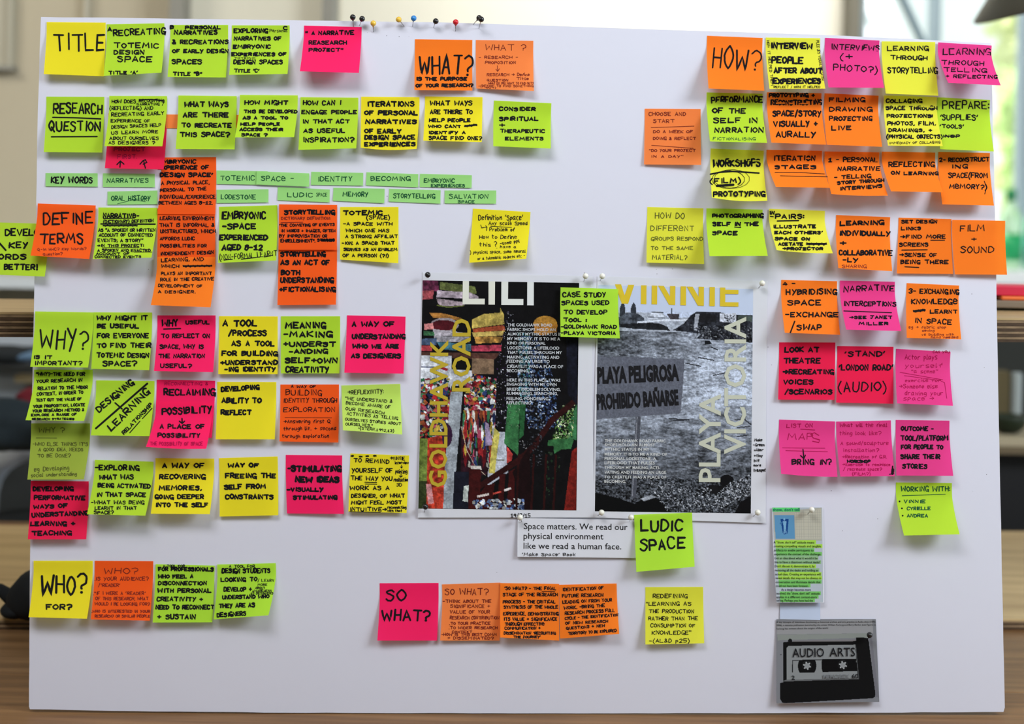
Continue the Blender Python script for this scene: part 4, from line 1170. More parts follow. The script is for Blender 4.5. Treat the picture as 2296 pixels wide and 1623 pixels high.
# lower right
N('orange', [1751.7,627.3,1877,630.4,1883.8,750.5,1759.6,746], 'orange sticky note 4- HYBRIDISING SPACE - EXCHANGE / SWAP', '''1756 1783 639 7 2.7 4 -
T 1763 660 1876 659 12 3 HYBRIDISING
1766 1840 684 11 3 SPACE
1761 1879 710 10 2.9 -EXCHANGE
L 3 1772 746 1782 720
1787 1841 739 12 3 SWAP''')
N('magenta', [1883.4,629,2006.6,631.6,2021,742,1897.3,739], 'magenta sticky note NARRATIVE INTERCEPTIONS, ruled line under it', '''T 1892 654 2005 652 14 2.6 NARRATIVE
T 1892 685 2009 686 10 2.6 INTERCEPTIONS
L 2 1892 697 1999 701
1905 2000 714 6 2.3 >SEE JANET
1926 1991 728 6 2.3 MILLER''', 1)
N('orange', [2033,634.5,2150.5,640,2155.3,760.9,2033,757.3], 'orange sticky note 3- EXCHANGING KNOWLEDGE LEARNT IN SPACE', '''T 2038 657 2150 659 11 2.5 3- EXCHANGING
2044 2146 681 11 2.6 KNOWLEDGE
S 2049 698 2074 695 7
2086 2146 702 8 2.5 LEARNT
T 2051 723 2133 727 11 2.6 IN SPACE
@r2038 2121 736 6 1 eg > fabric shop
@r2068 2095 743 5 1 sewing
@r2067 2139 752 5 1 vs building with
@r2088 2148 758 5 1 hand needed''')
N('red', [1747,767.4,1873,767.8,1870.9,896.4,1744.7,895.9], 'red pink sticky note LOOK AT THEATRE, RECREATING VOICES', '''1760 1836 789 11 3.3 LOOK AT
1757 1839 814 11 3.3 THEATRE
1756 1869 838 10 3.3 >RECREATING
1757 1823 861 10 3.3 VOICES
1760 1865 883 10 3.3 /SCENARIOS''', hl=.005, hr=.005)
N('red', [1877.4,775.8,2003.5,777.4,2003,905,1875,902.6], "red pink sticky note 'STAND' 'LONDON ROAD' (AUDIO)", '''1895 1984 798 11 3 'STAND'
1882 2001 830 13 3.1 'LONDON ROAD'
T 1880 877 1987 876 22 2.7 (AUDIO)''', hl=.005, hr=.006)
N('magenta', [2009.5,781.8,2131.3,789,2136.8,909.8,2011.4,904.3], 'magenta sticky note with faint Actor plays yourself handwriting', '''@m2092 2129 791 5 1.1 CAN YOU
@m2029 2101 806 12 1.1 Actor plays
@m2030 2114 824 10 1.1 yourself
@m2044 2102 836 8 1.1 "a scene"
@mL 1.1 2018 834.6 2114 851.4
@mL 1 2028 842 2108 853 2118 858 2123 893
@m2030 2109 856 7 1.1 exercise for
@m2016 2102 870 9 1.1 >Someone else
@m2029 2114 886 10 1.1 drawing your
@m2026 2094 897 9 1.1 space >''')
N('magenta', [1747,940.5,1872.6,944.7,1877.8,1068.9,1751.6,1062], 'magenta sticky note LIST ON MAPS with an arrow to BRING IN?', '''@m1764 1822 958 9 1.2 LIST ON
@mL 1.3 1795 962 1827 964
@mT 1766 985 1822 985 15 1.3 MAP
@mL 1.6 1836 976 1826 970 1818 974 1824 982 1838 986 1836 992 1822 989
@mL 1.1 1754.5 1004 1849.6 1004.7
@mL 1.1 1761.8 1010 1855.5 1012.6
L 2.2 1800.5 1006.8 1802.6 1027
L 2.2 1795 1021 1802.6 1028 1806 1020
T 1776 1041 1864 1041 12 2.7 BRING IN?''', sag=2)
N('magenta', [1874.7,945,1997.6,942.4,2006.4,1067.4,1884,1068.4], 'magenta sticky note with faint What will the final handwriting, ink blot at its corner', '''@m1883 1989 957 9 1.1 What will the final
@m1883 1976 975 9 1.1 thing look like?
@m1885 1992 997 8 1.1 A sound/sculpture
@m1892 1970 1013 8 1.1 installation?
@m1888 1988 1027 7 1.1 >Recreation of G.R.
1900 1951 1037 6 2.4 WORKSHOP
@m1889 1996 1044 6 1.1 >Exercise to reminisce
@m1891 1977 1055 7 1.1 / recreate space?
@m1911 1952 1065 6 1.1 (FILM?)
@bL 6 2001 1062 2002 1052
@bL 2 1994 1063 2004 1062
@bL 3 2001 1052 2001.5 1045''')
N('magenta', [2008.5,941.3,2129,943,2137.5,1066.8,2010,1066], 'magenta sticky note OUTCOME - TOOL / PLATFORM FOR PEOPLE', '''2021 2093 965 9 3 OUTCOME -
2020 2125 987 11 3.1 TOOL/PLATFORM
2021 2114 1006 9 3 FOR PEOPLE TO
2020 2107 1028 10 3 SHARE THEIR
2024 2078 1050 10 3 STORIES''')
N('green', [2009,1081.6,2134.4,1082.7,2151.7,1197.7,2027,1200.6], 'green sticky note WORKING WITH: and a list of three names', '''@g2021 2130 1101 11 1.9 WORKING WITH:
@gL 1.5 2023 1111.3 2060 1110 2120 1107.8
D 2017 1124 2.2
@g2027 2075 1127 7 1.9 VINNIE
D 2022.3 1139.5 2.2
@g2034 2086 1143 7 1.9 CYRIELLE
D 2024 1156 2.2
@g2034 2080 1159 7 1.9 ANDREA''', 0, .022, .026)
# ------------------------------------------------------------------ printed lettering (outline font turned into flat mesh)
_fc = {}
def font_mesh(txt, bold=0.0):
    k = (txt, bold)
    if k in _fc: return _fc[k]
    cu = bpy.data.curves.new('lettering', 'FONT'); cu.body = txt; cu.size = 1; cu.offset = bold; cu.resolution_u = 2; cu.fill_mode = 'FRONT'
    o = bpy.data.objects.new('lettering', cu); me = bpy.data.meshes.new_from_object(o)
    n = len(me.vertices); a = np.empty(n*3); me.vertices.foreach_get('co', a); a = a.reshape(-1, 3)[:, :2].copy()
    f = [tuple(p.vertices) for p in me.polygons]
    bpy.data.objects.remove(o); bpy.data.curves.remove(cu); bpy.data.meshes.remove(me)
    _fc[k] = (a, f); return _fc[k]
CAPH = None
def print_text(items, surf, m, parent, name='lettering', lift=.00025):
    """items: (x0,y0,x1,y1,cap height px,text,bold); baseline from (x0,y0) to (x1,y1)"""
    global CAPH
    if CAPH is None:
        a, _ = font_mesh('H'); CAPH = a[:, 1].max()
    V = []; Fc = []
    for x0, y0, x1, y1, h, txt, bold in items:
        a, f = font_mesh(txt, bold); w0, w1 = a[:, 0].min(), a[:, 0].max()
        L = math.hypot(x1-x0, y1-y0); ux, uy = (x1-x0)/L, (y1-y0)/L
        X = (a[:, 0]-w0)/(w1-w0)*L; Y = a[:, 1]/CAPH*h
        o = len(V); V += list(zip(x0+ux*X+uy*Y, y0+uy*X-ux*Y)); Fc += [tuple(i+o for i in q) for q in f]
    A = np.array(V); P = surf(A[:, 0], A[:, 1], lift)
    o = child(name, P, Fc, m, parent)
    # keep faces turned to the viewer
    return o

# ------------------------------------------------------------------ pictures: small coloured cells printed on the sheet
class Canvas:
    def __init__(s, x0, y0, x1, y1, step, bg):
        s.x0, s.y0, s.x1, s.y1 = x0, y0, x1, y1; s.nx = int((x1-x0)/step)+1; s.ny = int((y1-y0)/step)+1
        s.X, s.Y = np.meshgrid(np.linspace(x0, x1, s.nx), np.linspace(y0, y1, s.ny)); s.C = np.empty((s.ny, s.nx, 3)); s.C[:] = bg
    def mask(s, P):
        X, Y = s.X, s.Y; m = np.zeros(X.shape, bool); n = len(P)
        for i in range(n):
            (xa, ya), (xb, yb) = P[i], P[(i+1) % n]
            if ya == yb: continue
            c = ((ya > Y) != (yb > Y)) & (X < (xb-xa)*(Y-ya)/(yb-ya)+xa); m ^= c
        return m
    def poly(s, P, col, tex=0, grad=0):
        m = s.mask(P); c = np.array(col, float)
        v = np.ones(m.sum())
        if tex: v = v*(1+tex*noise2(s.X[m], s.Y[m], 7, 3))
        if grad:
            y = s.Y[m]; v = v*(1+grad*((y.max()-y)/(np.ptp(y)+1e-6)-.5)*2) if len(y) else v
        s.C[m] = c*v[:, None]
    def ell(s, cx, cy, rx, ry, col, rot=0):
        dx, dy = s.X-cx, s.Y-cy; c, n = math.cos(rot), math.sin(rot); a = (dx*c+dy*n)/rx; b = (-dx*n+dy*c)/ry
        s.C[a*a+b*b < 1] = col
    def line(s, P, w, col):
        for a, b in zip(P, P[1:]):
            d = np.array(b, float)-a; L = np.hypot(*d); d /= L; t = (s.X-a[0])*d[0]+(s.Y-a[1])*d[1]; q = abs((s.X-a[0])*d[1]-(s.Y-a[1])*d[0])
            s.C[(t > -w/2) & (t < L+w/2) & (q < w/2)] = col
    def confetti(s, P, n, cols, r0, r1, seed, asp=1.0):
        r = np.random.default_rng(seed); m = s.mask(P); ys, xs = np.nonzero(m)
        if not len(ys): return
        for _ in range(n):
            k = r.integers(len(ys)); cx, cy = s.X[0, xs[k]], s.Y[ys[k], 0]; R = r.uniform(r0, r1); a = r.uniform(0, 6.3)
            j0, j1 = max(0, int((cy-R*2*asp-s.y0)/(s.y1-s.y0)*s.ny)), int((cy+R*2*asp-s.y0)/(s.y1-s.y0)*s.ny)+2
            i0, i1 = max(0, int((cx-R*2-s.x0)/(s.x1-s.x0)*s.nx)), int((cx+R*2-s.x0)/(s.x1-s.x0)*s.nx)+2
            X = s.X[j0:j1, i0:i1]-cx; Y = (s.Y[j0:j1, i0:i1]-cy)/asp
            q = ((abs(X*math.cos(a)+Y*math.sin(a)) < R) & (abs(-X*math.sin(a)+Y*math.cos(a)) < R*r.uniform(.4, 1))) & m[j0:j1, i0:i1]
            sub = s.C[j0:j1, i0:i1]; sub[q] = np.array(cols[r.integers(len(cols))])*r.uniform(.6, 1.1)
    def mesh(s, quad, surf, parent, name='picture', lift=.00012, gain=.56):
        a = (s.X-s.x0)/(s.x1-s.x0); b = (s.Y-s.y0)/(s.y1-s.y0); TL, TR, BR, BL = [np.array(q, float) for q in quad]
        P = (TL*(1-a)[..., None]+TR*a[..., None])*(1-b)[..., None]+(BL*(1-a)[..., None]+BR*a[..., None])*b[..., None]
        W_ = surf(P[..., 0].ravel(), P[..., 1].ravel(), lift)-ORG[parent.name]
        me = bpy.data.meshes.new(name); nx, ny = s.nx, s.ny
        idx = np.arange(nx*ny).reshape(ny, nx); q = np.stack([idx[:-1, :-1], idx[1:, :-1], idx[1:, 1:], idx[:-1, 1:]], -1).reshape(-1, 4)
        me.vertices.add(nx*ny); me.vertices.foreach_set('co', W_.ravel()); me.loops.add(q.size); me.loops.foreach_set('vertex_index', q.ravel().astype(np.int32))
        me.polygons.add(len(q)); me.polygons.foreach_set('loop_start', np.arange(0, q.size, 4, dtype=np.int32)); me.update(calc_edges=True)
        at_ = me.attributes.new('ink', 'FLOAT_COLOR', 'POINT'); c = np.clip(s.C.reshape(-1, 3)/255, 0, 1)
        c = np.where(c <= .04045, c/12.92, ((c+.055)/1.055)**2.4)*gain/.55
        at_.data.foreach_set('color', np.concatenate([np.clip(c, 0, 1), np.ones((len(c), 1))], 1).ravel())
        return link(name, me, M_PRINT, parent)
_pg = np.random.default_rng(5).uniform(-1, 1, (256, 256))
def noise2(X, Y, scale, octv=3, sx=1.0, sy=1.0, seed=0):
    out = 0; amp = 1; X = np.asarray(X)/scale*sx+seed*17.3; Y = np.asarray(Y)/scale*sy+seed*9.1
    for _ in range(octv):
        xi = np.floor(X).astype(int); yi = np.floor(Y).astype(int); fx, fy = X-xi, Y-yi; fx = fx*fx*(3-2*fx); fy = fy*fy*(3-2*fy)
        g = lambda a, b: _pg[(yi+b) % 256, (xi+a) % 256]
        out = out+amp*((g(0, 0)*(1-fx)+g(1, 0)*fx)*(1-fy)+(g(0, 1)*(1-fx)+g(1, 1)*fx)*fy); X = X*2.03; Y = Y*2.03; amp *= .5
    return out/1.5
def flatpoly(items, surf, parent, name, lift=.0003, step=.00004):
    """flat ink shapes of several colours as one printed part; items: (points, rgb 0-255)"""
    V = []; Fc = []; Cc = []; Hh = []
    for k, (P, c) in enumerate(items):
        o = len(V); V += P; Fc.append(tuple(range(o, o+len(P)))); Cc.append(c); Hh += [lift+step*k]*len(P)
    A = np.array(V, float); W_ = surf(A[:, 0], A[:, 1], np.array(Hh))
    area_ = lambda P: sum(a[0]*b[1]-b[0]*a[1] for a, b in zip(P, P[1:]+P[:1]))
    Fc = [f if area_(items[i][0]) < 0 else f[::-1] for i, f in enumerate(Fc)]
    o = child(name, W_, Fc, M_PRINT, parent); me = o.data; at_ = me.attributes.new('ink', 'FLOAT_COLOR', 'CORNER'); cols = []
    for p, c in zip(me.polygons, Cc): cols += [(*[x*1.13 for x in lin(c)], 1)]*p.loop_total
    at_.data.foreach_set('color', np.array(cols, float).ravel()); return o
def circ(cx, cy, rx, ry=None, n=24, a0=0, a1=2*math.pi):
    ry = ry or rx; return [(cx+rx*math.cos(a0+(a1-a0)*k/n), cy+ry*math.sin(a0+(a1-a0)*k/n)) for k in range(n)]

def sheet(name, Q, m, label, cat, hl=.0015, hr=.0015, lay=0, nu=9, nv=9, **kw):
    s = Sheet(Q, hl, hr, h0=.0006+lay*.0007, glue=.05, **kw); v, f = s.grid(nu, nv)
    o = raw(name, v, f, m, org=v[nu//2], smooth=True); tag(o, label, cat); return o, s

# fabric shop poster
po, ps = sheet('poster', [947.5,610,1329,618.5,1333,1160,937,1160.3], NOTE['white'], 'left poster LILI GOLDHAWK ROAD, colour photograph of a fabric shop', 'poster', .002, .002)
C = Canvas(940, 628, 1298, 1144, 1.25, (13, 13, 15))
def P(*a): return list(zip(a[::2], a[1::2]))
C.poly(P(940,628,975,628,978,652,940,655), (90,32,60), .5); C.poly(P(940,652,966,650,964,670,940,672), (150,60,68), .4)
C.poly(P(980,631,1060,640,1064,655,1058,658,980,648), (84,94,46), .3); C.poly(P(974,650,1050,654,1068,662,1068,668,972,666), (150,136,150), .35)
C.poly(P(972,668,1034,676,1037,683,985,686,976,680), (132,116,126), .4); C.line(P(975,684,1000,688,1035,684), 2.5, (90,100,40))
C.poly(P(956,701,990,702,1030,712,1030,718,965,712), (152,98,36), .3); C.ell(992,728,32,16,(140,130,138)); C.ell(990,729,29,12,(74,16,24))
C.poly(P(945,727,965,724,968,738,946,740), (190,112,112), .2); C.poly(P(965,738,1050,746,1052,752,968,752), (150,145,156), .3)
C.poly(P(945,742,968,744,970,752,945,752), (48,100,62), .3); C.poly(P(968,753,1050,754,1050,766,970,766), (142,140,150), .3)
C.poly(P(940,760,975,758,975,774,940,774), (60,80,112), .3); C.poly(P(975,767,1053,770,1053,786,985,784), (58,116,138), .4); C.poly(P(940,775,965,775,965,788,940,788), (170,50,60), .3)
C.poly(P(1055,735,1055,715,1080,702,1118,698,1119,688,1127,702,1128,724), (168,146,62), .25); C.poly(P(1056,736,1128,726,1131,738,1058,744), (150,60,32), .2)
C.poly(P(1055,744,1130,739,1124,750,1058,754), (166,142,66), .25); C.poly(P(1060,754,1126,752,1120,766,1064,769), (158,112,44), .5)
C.poly(P(1053,774,1123,771,1122,785,1056,787), (150,40,62), .4); C.poly(P(940,790,1120,790,1108,804,940,802), (74,44,36), .2)
C.poly(P(1056,802,1106,804,1106,838,1056,838), (112,88,66), .15); C.poly(P(940,798,1010,798,1010,880,940,880), (182,188,198), .12); C.poly(P(1008,828,1056,830,1058,862,1010,866), (170,175,186), .05)
C.line(P(940,824,975,824), 2.5, (40,50,90)); C.line(P(975,822,975,870), 2, (40,50,90)); C.line(P(984,824,998,829), 6, (150,24,34))
multi = [(200,205,210), (170,30,36), (190,160,50), (40,60,120), (40,110,70), (30,30,44), (170,60,90), (190,190,180), (180,80,40), (120,20,30)]
C.confetti(P(940,850,1012,845,1008,985,940,985), 330, multi, 2, 6.5, 1); C.confetti(P(1040,862,1060,838,1112,848,1112,930,1040,930), 330, multi, 2, 5.5, 2)
C.poly(P(1035,930,1112,930,1110,1060,1035,1080), (40,16,26), .3); C.confetti(P(1036,920,1112,920,1106,1050,1040,1050), 130, multi, 2, 4.5, 3, 4.5)
C.poly(P(1008,880,1036,876,1018,1144,993,1144), (136,146,156), .05)
C.poly(P(940,985,960,985,960,1082,940,1082), (96,118,44), .3); C.poly(P(940,1082,958,1084,958,1144,940,1144), (46,58,26), .3); C.poly(P(958,985,1000,975,996,1144,958,1144), (170,44,26), .5)
C.ell(1002,978,12,26,(50,22,54)); C.poly(P(956,1088,968,1088,975,1132,962,1134), (190,120,124), .2); C.poly(P(1020,1060,1055,1060,1053,1144,1018,1144), (20,22,34), .1)
C.poly(P(1118,968,1134,968,1142,1060,1096,1092,1096,1060), (164,172,188), .06); C.line(P(1116,1032,1132,1032), 1.6, (90,90,80)); C.poly(P(1088,946,1096,950,1106,998,1090,1000), (150,132,172), .1)
C.poly(P(1110,958,1122,972,1116,1020,1112,1062,1098,1062,1104,1000), (190,180,76), .15); C.poly(P(1138,1000,1152,1018,1150,1032,1138,1040), (180,50,46), .2); C.line(P(1034,958,1048,1012,1068,1048,1090,1066), 1.5, (170,150,130))
C.ell(1222,722,27,18,(186,128,36)); C.poly(P(1197,725,1250,722,1248,740,1215,748,1196,742), (176,112,34), .25)
C.confetti(P(1128,690,1150,700,1150,960,1100,960,1110,850), 330, [(30,28,46), (90,90,110), (200,205,220), (50,30,70)], .7, 1.5, 4)
C.confetti(P(1165,750,1200,750,1240,830,1262,960,1185,960,1160,840), 750, [(40,60,110), (90,120,170), (40,80,130), (170,190,220), (30,40,80)], 1, 2.6, 5)
C.confetti(P(1160,740,1185,745,1190,900,1165,905), 230, [(50,120,130), (110,170,190), (30,80,90), (60,90,60)], 1, 2.6, 6)
C.poly(P(1139,905,1168,898,1165,955,1164,1022,1150,1008,1132,994), (44,106,58), .12); C.poly(P(1278,950,1296,902,1296,984,1276,982), (46,112,66), .12)
C.poly(P(1232,986,1260,980,1290,984,1284,1004,1262,1006,1246,1016,1244,998,1231,998), (44,104,56), .12); C.confetti(P(1262,905,1292,900,1288,980,1240,984), 330, [(60,120,50), (120,170,80), (200,220,170), (20,40,16)], 1, 2.2, 7)
C.confetti(P(1162,985,1195,990,1190,1100,1165,1100), 70, [(200,200,205), (130,130,140)], .7, 1.5, 8)
R = (58, 14, 14); C.line(P(1066,1100,1165,1032,1200,1000,1240,940,1296,892), 13, (44,14,14)); C.poly(P(1054,1050,1081,1050,1078,1144,1053,1144), R, .1); C.poly(P(1056,1046,1080,1046,1082,1054,1058,1053), (190,185,180))
C.poly(P(1092,1090,1112,1085,1106,1144,1074,1144,1076,1112), R); C.poly(P(1122,1066,1136,1062,1132,1144,1120,1144), R); C.poly(P(1144,1058,1158,1050,1156,1144,1140,1144), R); C.poly(P(1152,1060,1190,1000,1196,1144,1180,1144), (24,10,12))
C.poly(P(1286,1010,1297,1000,1297,1144,1270,1144), (112,22,16), .2); C.line(P(1075,1115,1097,1110), 5, (190,180,176)); C.line(P(1110,1108,1125,1104), 4, (190,60,50)); C.line(P(1136,1100,1147,1096), 5, (190,185,185))
C.confetti(P(1062,1122,1180,1118,1180,1143,1062,1143), 90, [(90,120,180), (180,190,200), (40,60,110), (190,190,185)], 2, 5, 9); C.poly(P(1042,1092,1053,1090,1052,1128,1040,1126), (150,160,156), .3)
C.poly(P(1268,700,1285,690,1296,720,1296,905,1275,880), (16,18,30), .4)
C.confetti(P(1185,905,1215,900,1222,1040,1195,1060), 160, [(30,34,40), (70,74,84), (14,14,16)], .8, 2, 21)
C.poly(P(1168,900,1180,905,1176,975,1166,985), (30,84,44), .3); C.confetti(P(1140,905,1168,900,1166,960,1140,960), 40, [(130,160,130), (30,70,40)], .7, 1.3, 22)
C.confetti(P(1225,1010,1262,1015,1250,1140,1222,1140), 60, [(20,40,24), (40,60,40), (10,14,10)], 1, 3, 23)
for x_ in (1166, 1200, 1228, 1250): C.line(P(x_,1020,x_-4,1144), 5, (40,12,12))
m_ = (1+.20*noise2(C.X, C.Y, 2.6, 2, seed=4)+.22*noise2(C.X, C.Y, 14, 3, seed=6))[..., None]*1.0
g_ = C.C.mean(-1, keepdims=True); C.C = (g_+(C.C-g_)*.82)*m_
C.mesh([(947.7,628.3), (1298.6,634.4), (1292.4,1144.4), (938,1140)], ps.surf, po)
flatpoly([(P(1037.7,629.6,1051.6,629.9,1051.2,669.5,1087,669.5,1086.8,682.4,1037,682)[::1], (196,198,188)), (P(1095.3,630.6,1110,630.8,1109.6,683,1095.3,682.8), (196,198,188)),
          (P(1124.2,631,1139.5,631.3,1139,670,1173.6,670.3,1173.4,684,1124,683.7), (196,200,196)), (P(1182.2,632.2,1197,632.5,1196.8,684.6,1182,684.4), (196,200,200))], ps.surf, po, 'name_lettering', .0004)
print_text([(1001, 1092, 1004, 762, 38, 'GOLDHAWK', .022), (1053, 878, 1054.5, 714.5, 38.5, 'ROAD', .022)], ps.surf, M_TXT['gold'], po, lift=.0005)
L1_ = ['THE GOLDHAWK ROAD', 'FABRIC SHOPS HOLD AN', 'ALMOST MYTHIC STATUS IN', 'MY MEMORY. IT IS TO ME A', 'KIND OF PERSONAL', 'LODESTONE. A LIFEBLOOD', 'THAT PULSES THROUGH MY', 'MAKING, ACTIVATING AND', 'FEEDING AN URGE TO', 'CREATE.IT WAS A PLACE OF', 'BECOMING.']
y1 = [731.4,741.6,751.7,762.3,772,782.8,793,803.5,812.7,824.4,834]; x1 = [1238,1246,1261,1256,1223,1254,1260,1254,1232.5,1262.5,1186]
L2_ = ['HERE IN THIS PLACE, I WAS', 'ENGAGING WITH MY OWN', 'BRIEFS, PROBLEM SOLVING,', 'RUMMAGING, SEARCHING,', 'FEELING, PONDERING,', 'REFLECTING']
y2 = [855,864.5,875.6,884.8,896.4,906]; x2 = [1256.5,1248,1257,1251,1231.7,1190]
print_text([(1138-k*.15, y, x, y+.8, 6.4, t, .012) for k, (t, y, x) in enumerate(zip(L1_+L2_, y1+y2, x1+x2))], ps.surf, M_TXT['ltext'], po, 'body_text', .0004)
S = {}; parse('T 1146 1159 1189 1159 8 1.3 19/3/15', S); S['k'].mesh('handwriting', ps.surf, INK['k'], po, .0004)

# beach poster
qo, qs = sheet('poster', [1339.5,618.7,1722,629.7,1717,1172.5,1331,1160], NOTE['white'], 'right poster VINNIE PLAYA VICTORIA, black and white photograph of a beach', 'poster', .002, .002)
C = Canvas(1334, 640, 1688, 1150, 1.25, (178, 190, 214)); X, Y = C.X, C.Y
n1 = noise2(X, Y, 9, 4, 1, 2.6, 1); n2 = noise2(X, Y, 40, 3, 1, 3.0, 2); n3 = noise2(X, Y, 3.2, 3, 1, 1.4, 3)
r1 = 1-np.abs(noise2(X, Y, 22, 3, 1, 2.8, 8))*2.2; r2 = 1-np.abs(noise2(X, Y, 10, 3, 1, 2.4, 9))*2.4
sea = Y > 735
b = np.clip(.33+.00095*(X-1334)+(Y-735)*.0008+.22*n1+.16*n2+.13*n3+.16*np.clip(r2, 0, 1)*(Y > 790), .10, .90)
b = np.where(Y > 905, np.clip(.50+.20*n2+.16*n1+.12*n3+.16*np.clip(r1, 0, 1)-(Y-940)*.0016, .08, .88), b)
b = np.where(Y > 1075+14*n2, np.clip(.24+.36*n3+.14*n1, .03, .85), b)
C.C[sea] = (b[..., None]*np.array([215, 228, 250]))[sea]
C.poly(P(1334,700,1480,700,1500,712,1560,705,1560,742,1334,742), (150,158,172), .25)
for cx in (1390, 1415): C.poly(P(cx-6,735,cx-6,690,cx-4,683,cx,677,cx+4,683,cx+6,690,cx+7,735), (46,50,58), .4)
C.poly(P(1380,712,1400,700,1425,702,1440,712,1440,728,1380,730), (70,76,86), .6); C.poly(P(1458,698,1470,695,1482,698,1486,712,1450,715,1445,709), (178,186,200), .2); C.line(P(1457,698,1483,698), 1.6, (60,64,72)); C.line(P(1448,709,1486,711), 2, (90,96,108))
C.line(P(1502,690,1502,700), 3, (60,66,76)); C.poly(P(1490,700,1520,701,1518,714,1500,714), (64,60,66), .4); C.line(P(1425,722,1480,716,1545,714), 4, (196,204,218))
C.poly(P(1385,727,1420,724,1455,722,1478,724,1492,730,1500,739,1470,738,1420,737,1388,734), (28,30,34), .5)
C.poly(P(1505,738,1530,722,1545,704,1560,694,1610,694,1640,700,1688,700,1688,762,1640,758,1600,758,1560,755,1570,744,1545,742), (34,36,42), .9)
C.poly(P(1566,698,1600,699,1606,716,1566,718), (26,27,30), .2); C.poly(P(1556,700,1566,700,1560,738,1553,736), (150,156,168), .2); C.confetti(P(1540,725,1688,725,1688,760,1555,755), 300, [(90,94,102), (130,136,146), (16,17,20)], .8, 2, 11)
C.poly(P(1612,697,1650,696,1650,718,1612,716), (176,182,196), .2); C.confetti(P(1622,700,1646,700,1646,716,1622,716), 60, [(50,54,62), (70,74,82)], .7, 1.5, 12); C.poly(P(1654,700,1686,702,1686,714,1654,712), (60,70,66), .4)
C.poly(P(1578,760,1590,760,1595,767,1579,769), (20,22,26)); C.line(P(1593,774,1608,780), 2.5, (30,32,38))
for a in (P(1400,798,1385,796), P(1565,798,1600,804), P(1536,812,1570,818), P(1600,838,1625,832), P(1500,938,1545,940), P(1510,942,1540,941), P(1668,934,1686,948), P(1650,938,1672,936), P(1655,956,1684,952), P(1655,976,1680,972)): C.line(a, 2.6, (44,46,52))
C.poly(P(1341,800,1533,802,1530,870,1525,926,1338,942,1334,940,1334,800), (88,92,104), .08); C.poly(P(1424,935,1435,934,1427,1118,1415,1118), (70,73,82), .1); C.line(P(1427,936,1418,1116), 2, (120,124,134))
C.poly(P(1334,1108,1380,1118,1424,1132,1436,1124,1462,1114,1482,1122,1510,1152,1334,1152), (10,11,12)); C.poly(P(1437,1120,1460,1112,1474,1116,1445,1126), (140,146,156), .3)
C.ell(1632,1077,17,14,(14,14,16)); C.poly(P(1560,1100,1600,1086,1640,1090,1620,1106,1580,1108), (18,18,20), .3); C.poly(P(1650,1151,1664,1124,1688,1110,1688,1152), (12,12,14))
C.confetti(P(1604,1112,1640,1080,1688,1060,1688,1108,1650,1125,1600,1150), 600, [(150,156,168), (60,64,70), (190,196,206), (20,20,22)], .8, 2, 13)
C.confetti(P(1450,1075,1600,1095,1600,1150,1500,1150,1470,1112), 800, [(150,156,168), (50,54,60), (190,196,206), (14,14,16)], .7, 1.6, 14)
m_ = (1+.16*noise2(C.X, C.Y, 2.4, 2, seed=3)*(C.Y > 695))[..., None]; C.C = C.C*m_
C.mesh([(1342,639), (1688.8,648), (1683.5,1151), (1333.8,1146)], qs.surf, qo)
k = lambda *a: [(x/5.41+1320, y/5.41+590) for x, y in zip(a[::2], a[1::2])]
g = (190, 166, 44)
flatpoly([(k(318,256,392,256,435,388,480,262,553,262,478,492,400,490), g), (k(635,268,702,268,700,497,633,495), g), (k(765,270,832,272,830,500,762,498), g), (k(842,272,912,276,1050,508,975,505), g), (k(987,277,1052,278,1049,508,985,503), g),
          (k(1115,280,1182,281,1180,512,1112,510), g), (k(1190,283,1262,285,1398,517,1325,515), g), (k(1334,284,1398,286,1397,517,1332,512), g), (k(1467,289,1531,290,1530,521,1464,519), g),
          (k(1595,294,1657,296,1655,524,1593,522), g), (k(1640,322,1817,324,1816,375,1640,373), g), (k(1640,472,1817,474,1816,527,1640,524), g)], qs.surf, qo, 'name_lettering', .0003)
print_text([(1671, 1018, 1672, 710, 46, 'VICTORIA', .018), (1614, 1081, 1615.5, 883, 46, 'PLAYA', .018)], qs.surf, M_TXT['cream'], qo, lift=.0005)
print_text([(1340, 858.5, 1523, 851.5, 33, 'PLAYA PELIGROSA', .05), (1339, 917, 1522, 906, 31, 'PROHIBIDO BAÑARSE', .05)], qs.surf, M_TXT['black'], qo, 'sign_lettering', .0005)
L3_ = ['THE GOLDHAWK ROAD FABRIC', 'SHOPS HOLD AN ALMOST', 'MYTHIC STATUS IN MY', 'MEMORY. IT IS TO ME A KIND OF', 'PERSONAL LODESTONE. A', 'LIFEBLOOD THAT PULSES', 'THROUGH MY MAKING, ACTI-', 'VATING AND FEEDING AN URGE', 'TO CREATE.IT WAS A PLACE OF', 'BECOMING.']
y3 = [991,1000,1010,1021,1031,1040.5,1051,1061.6,1072.4,1082]; x3 = [1492.5,1468.6,1456,1495.7,1471,1468,1480,1493.4,1494,1404]
print_text([(1356-k_*.1, y, x, y+.5, 6.2, t, .010) for k_, (t, y, x) in enumerate(zip(L3_, y3, x3))], qs.surf, M_TXT['stext'], qo, 'body_text', .0004)
S = {}; parse('''1692 1709 989 6 1.2 Make
1689 1714 1000 6 1.2 -Green
1691 1712 1011 6 1.2 wider
1691 1710 1024 6 1.2 +tiny
1691 1703 1035 6 1.2 bit
1690 1706 1045 5 1.2 more
1690 1717 1057 7 1.2 transpnt''', S); S['k'].mesh('handwriting', qs.surf, INK['k'], qo, .0004)
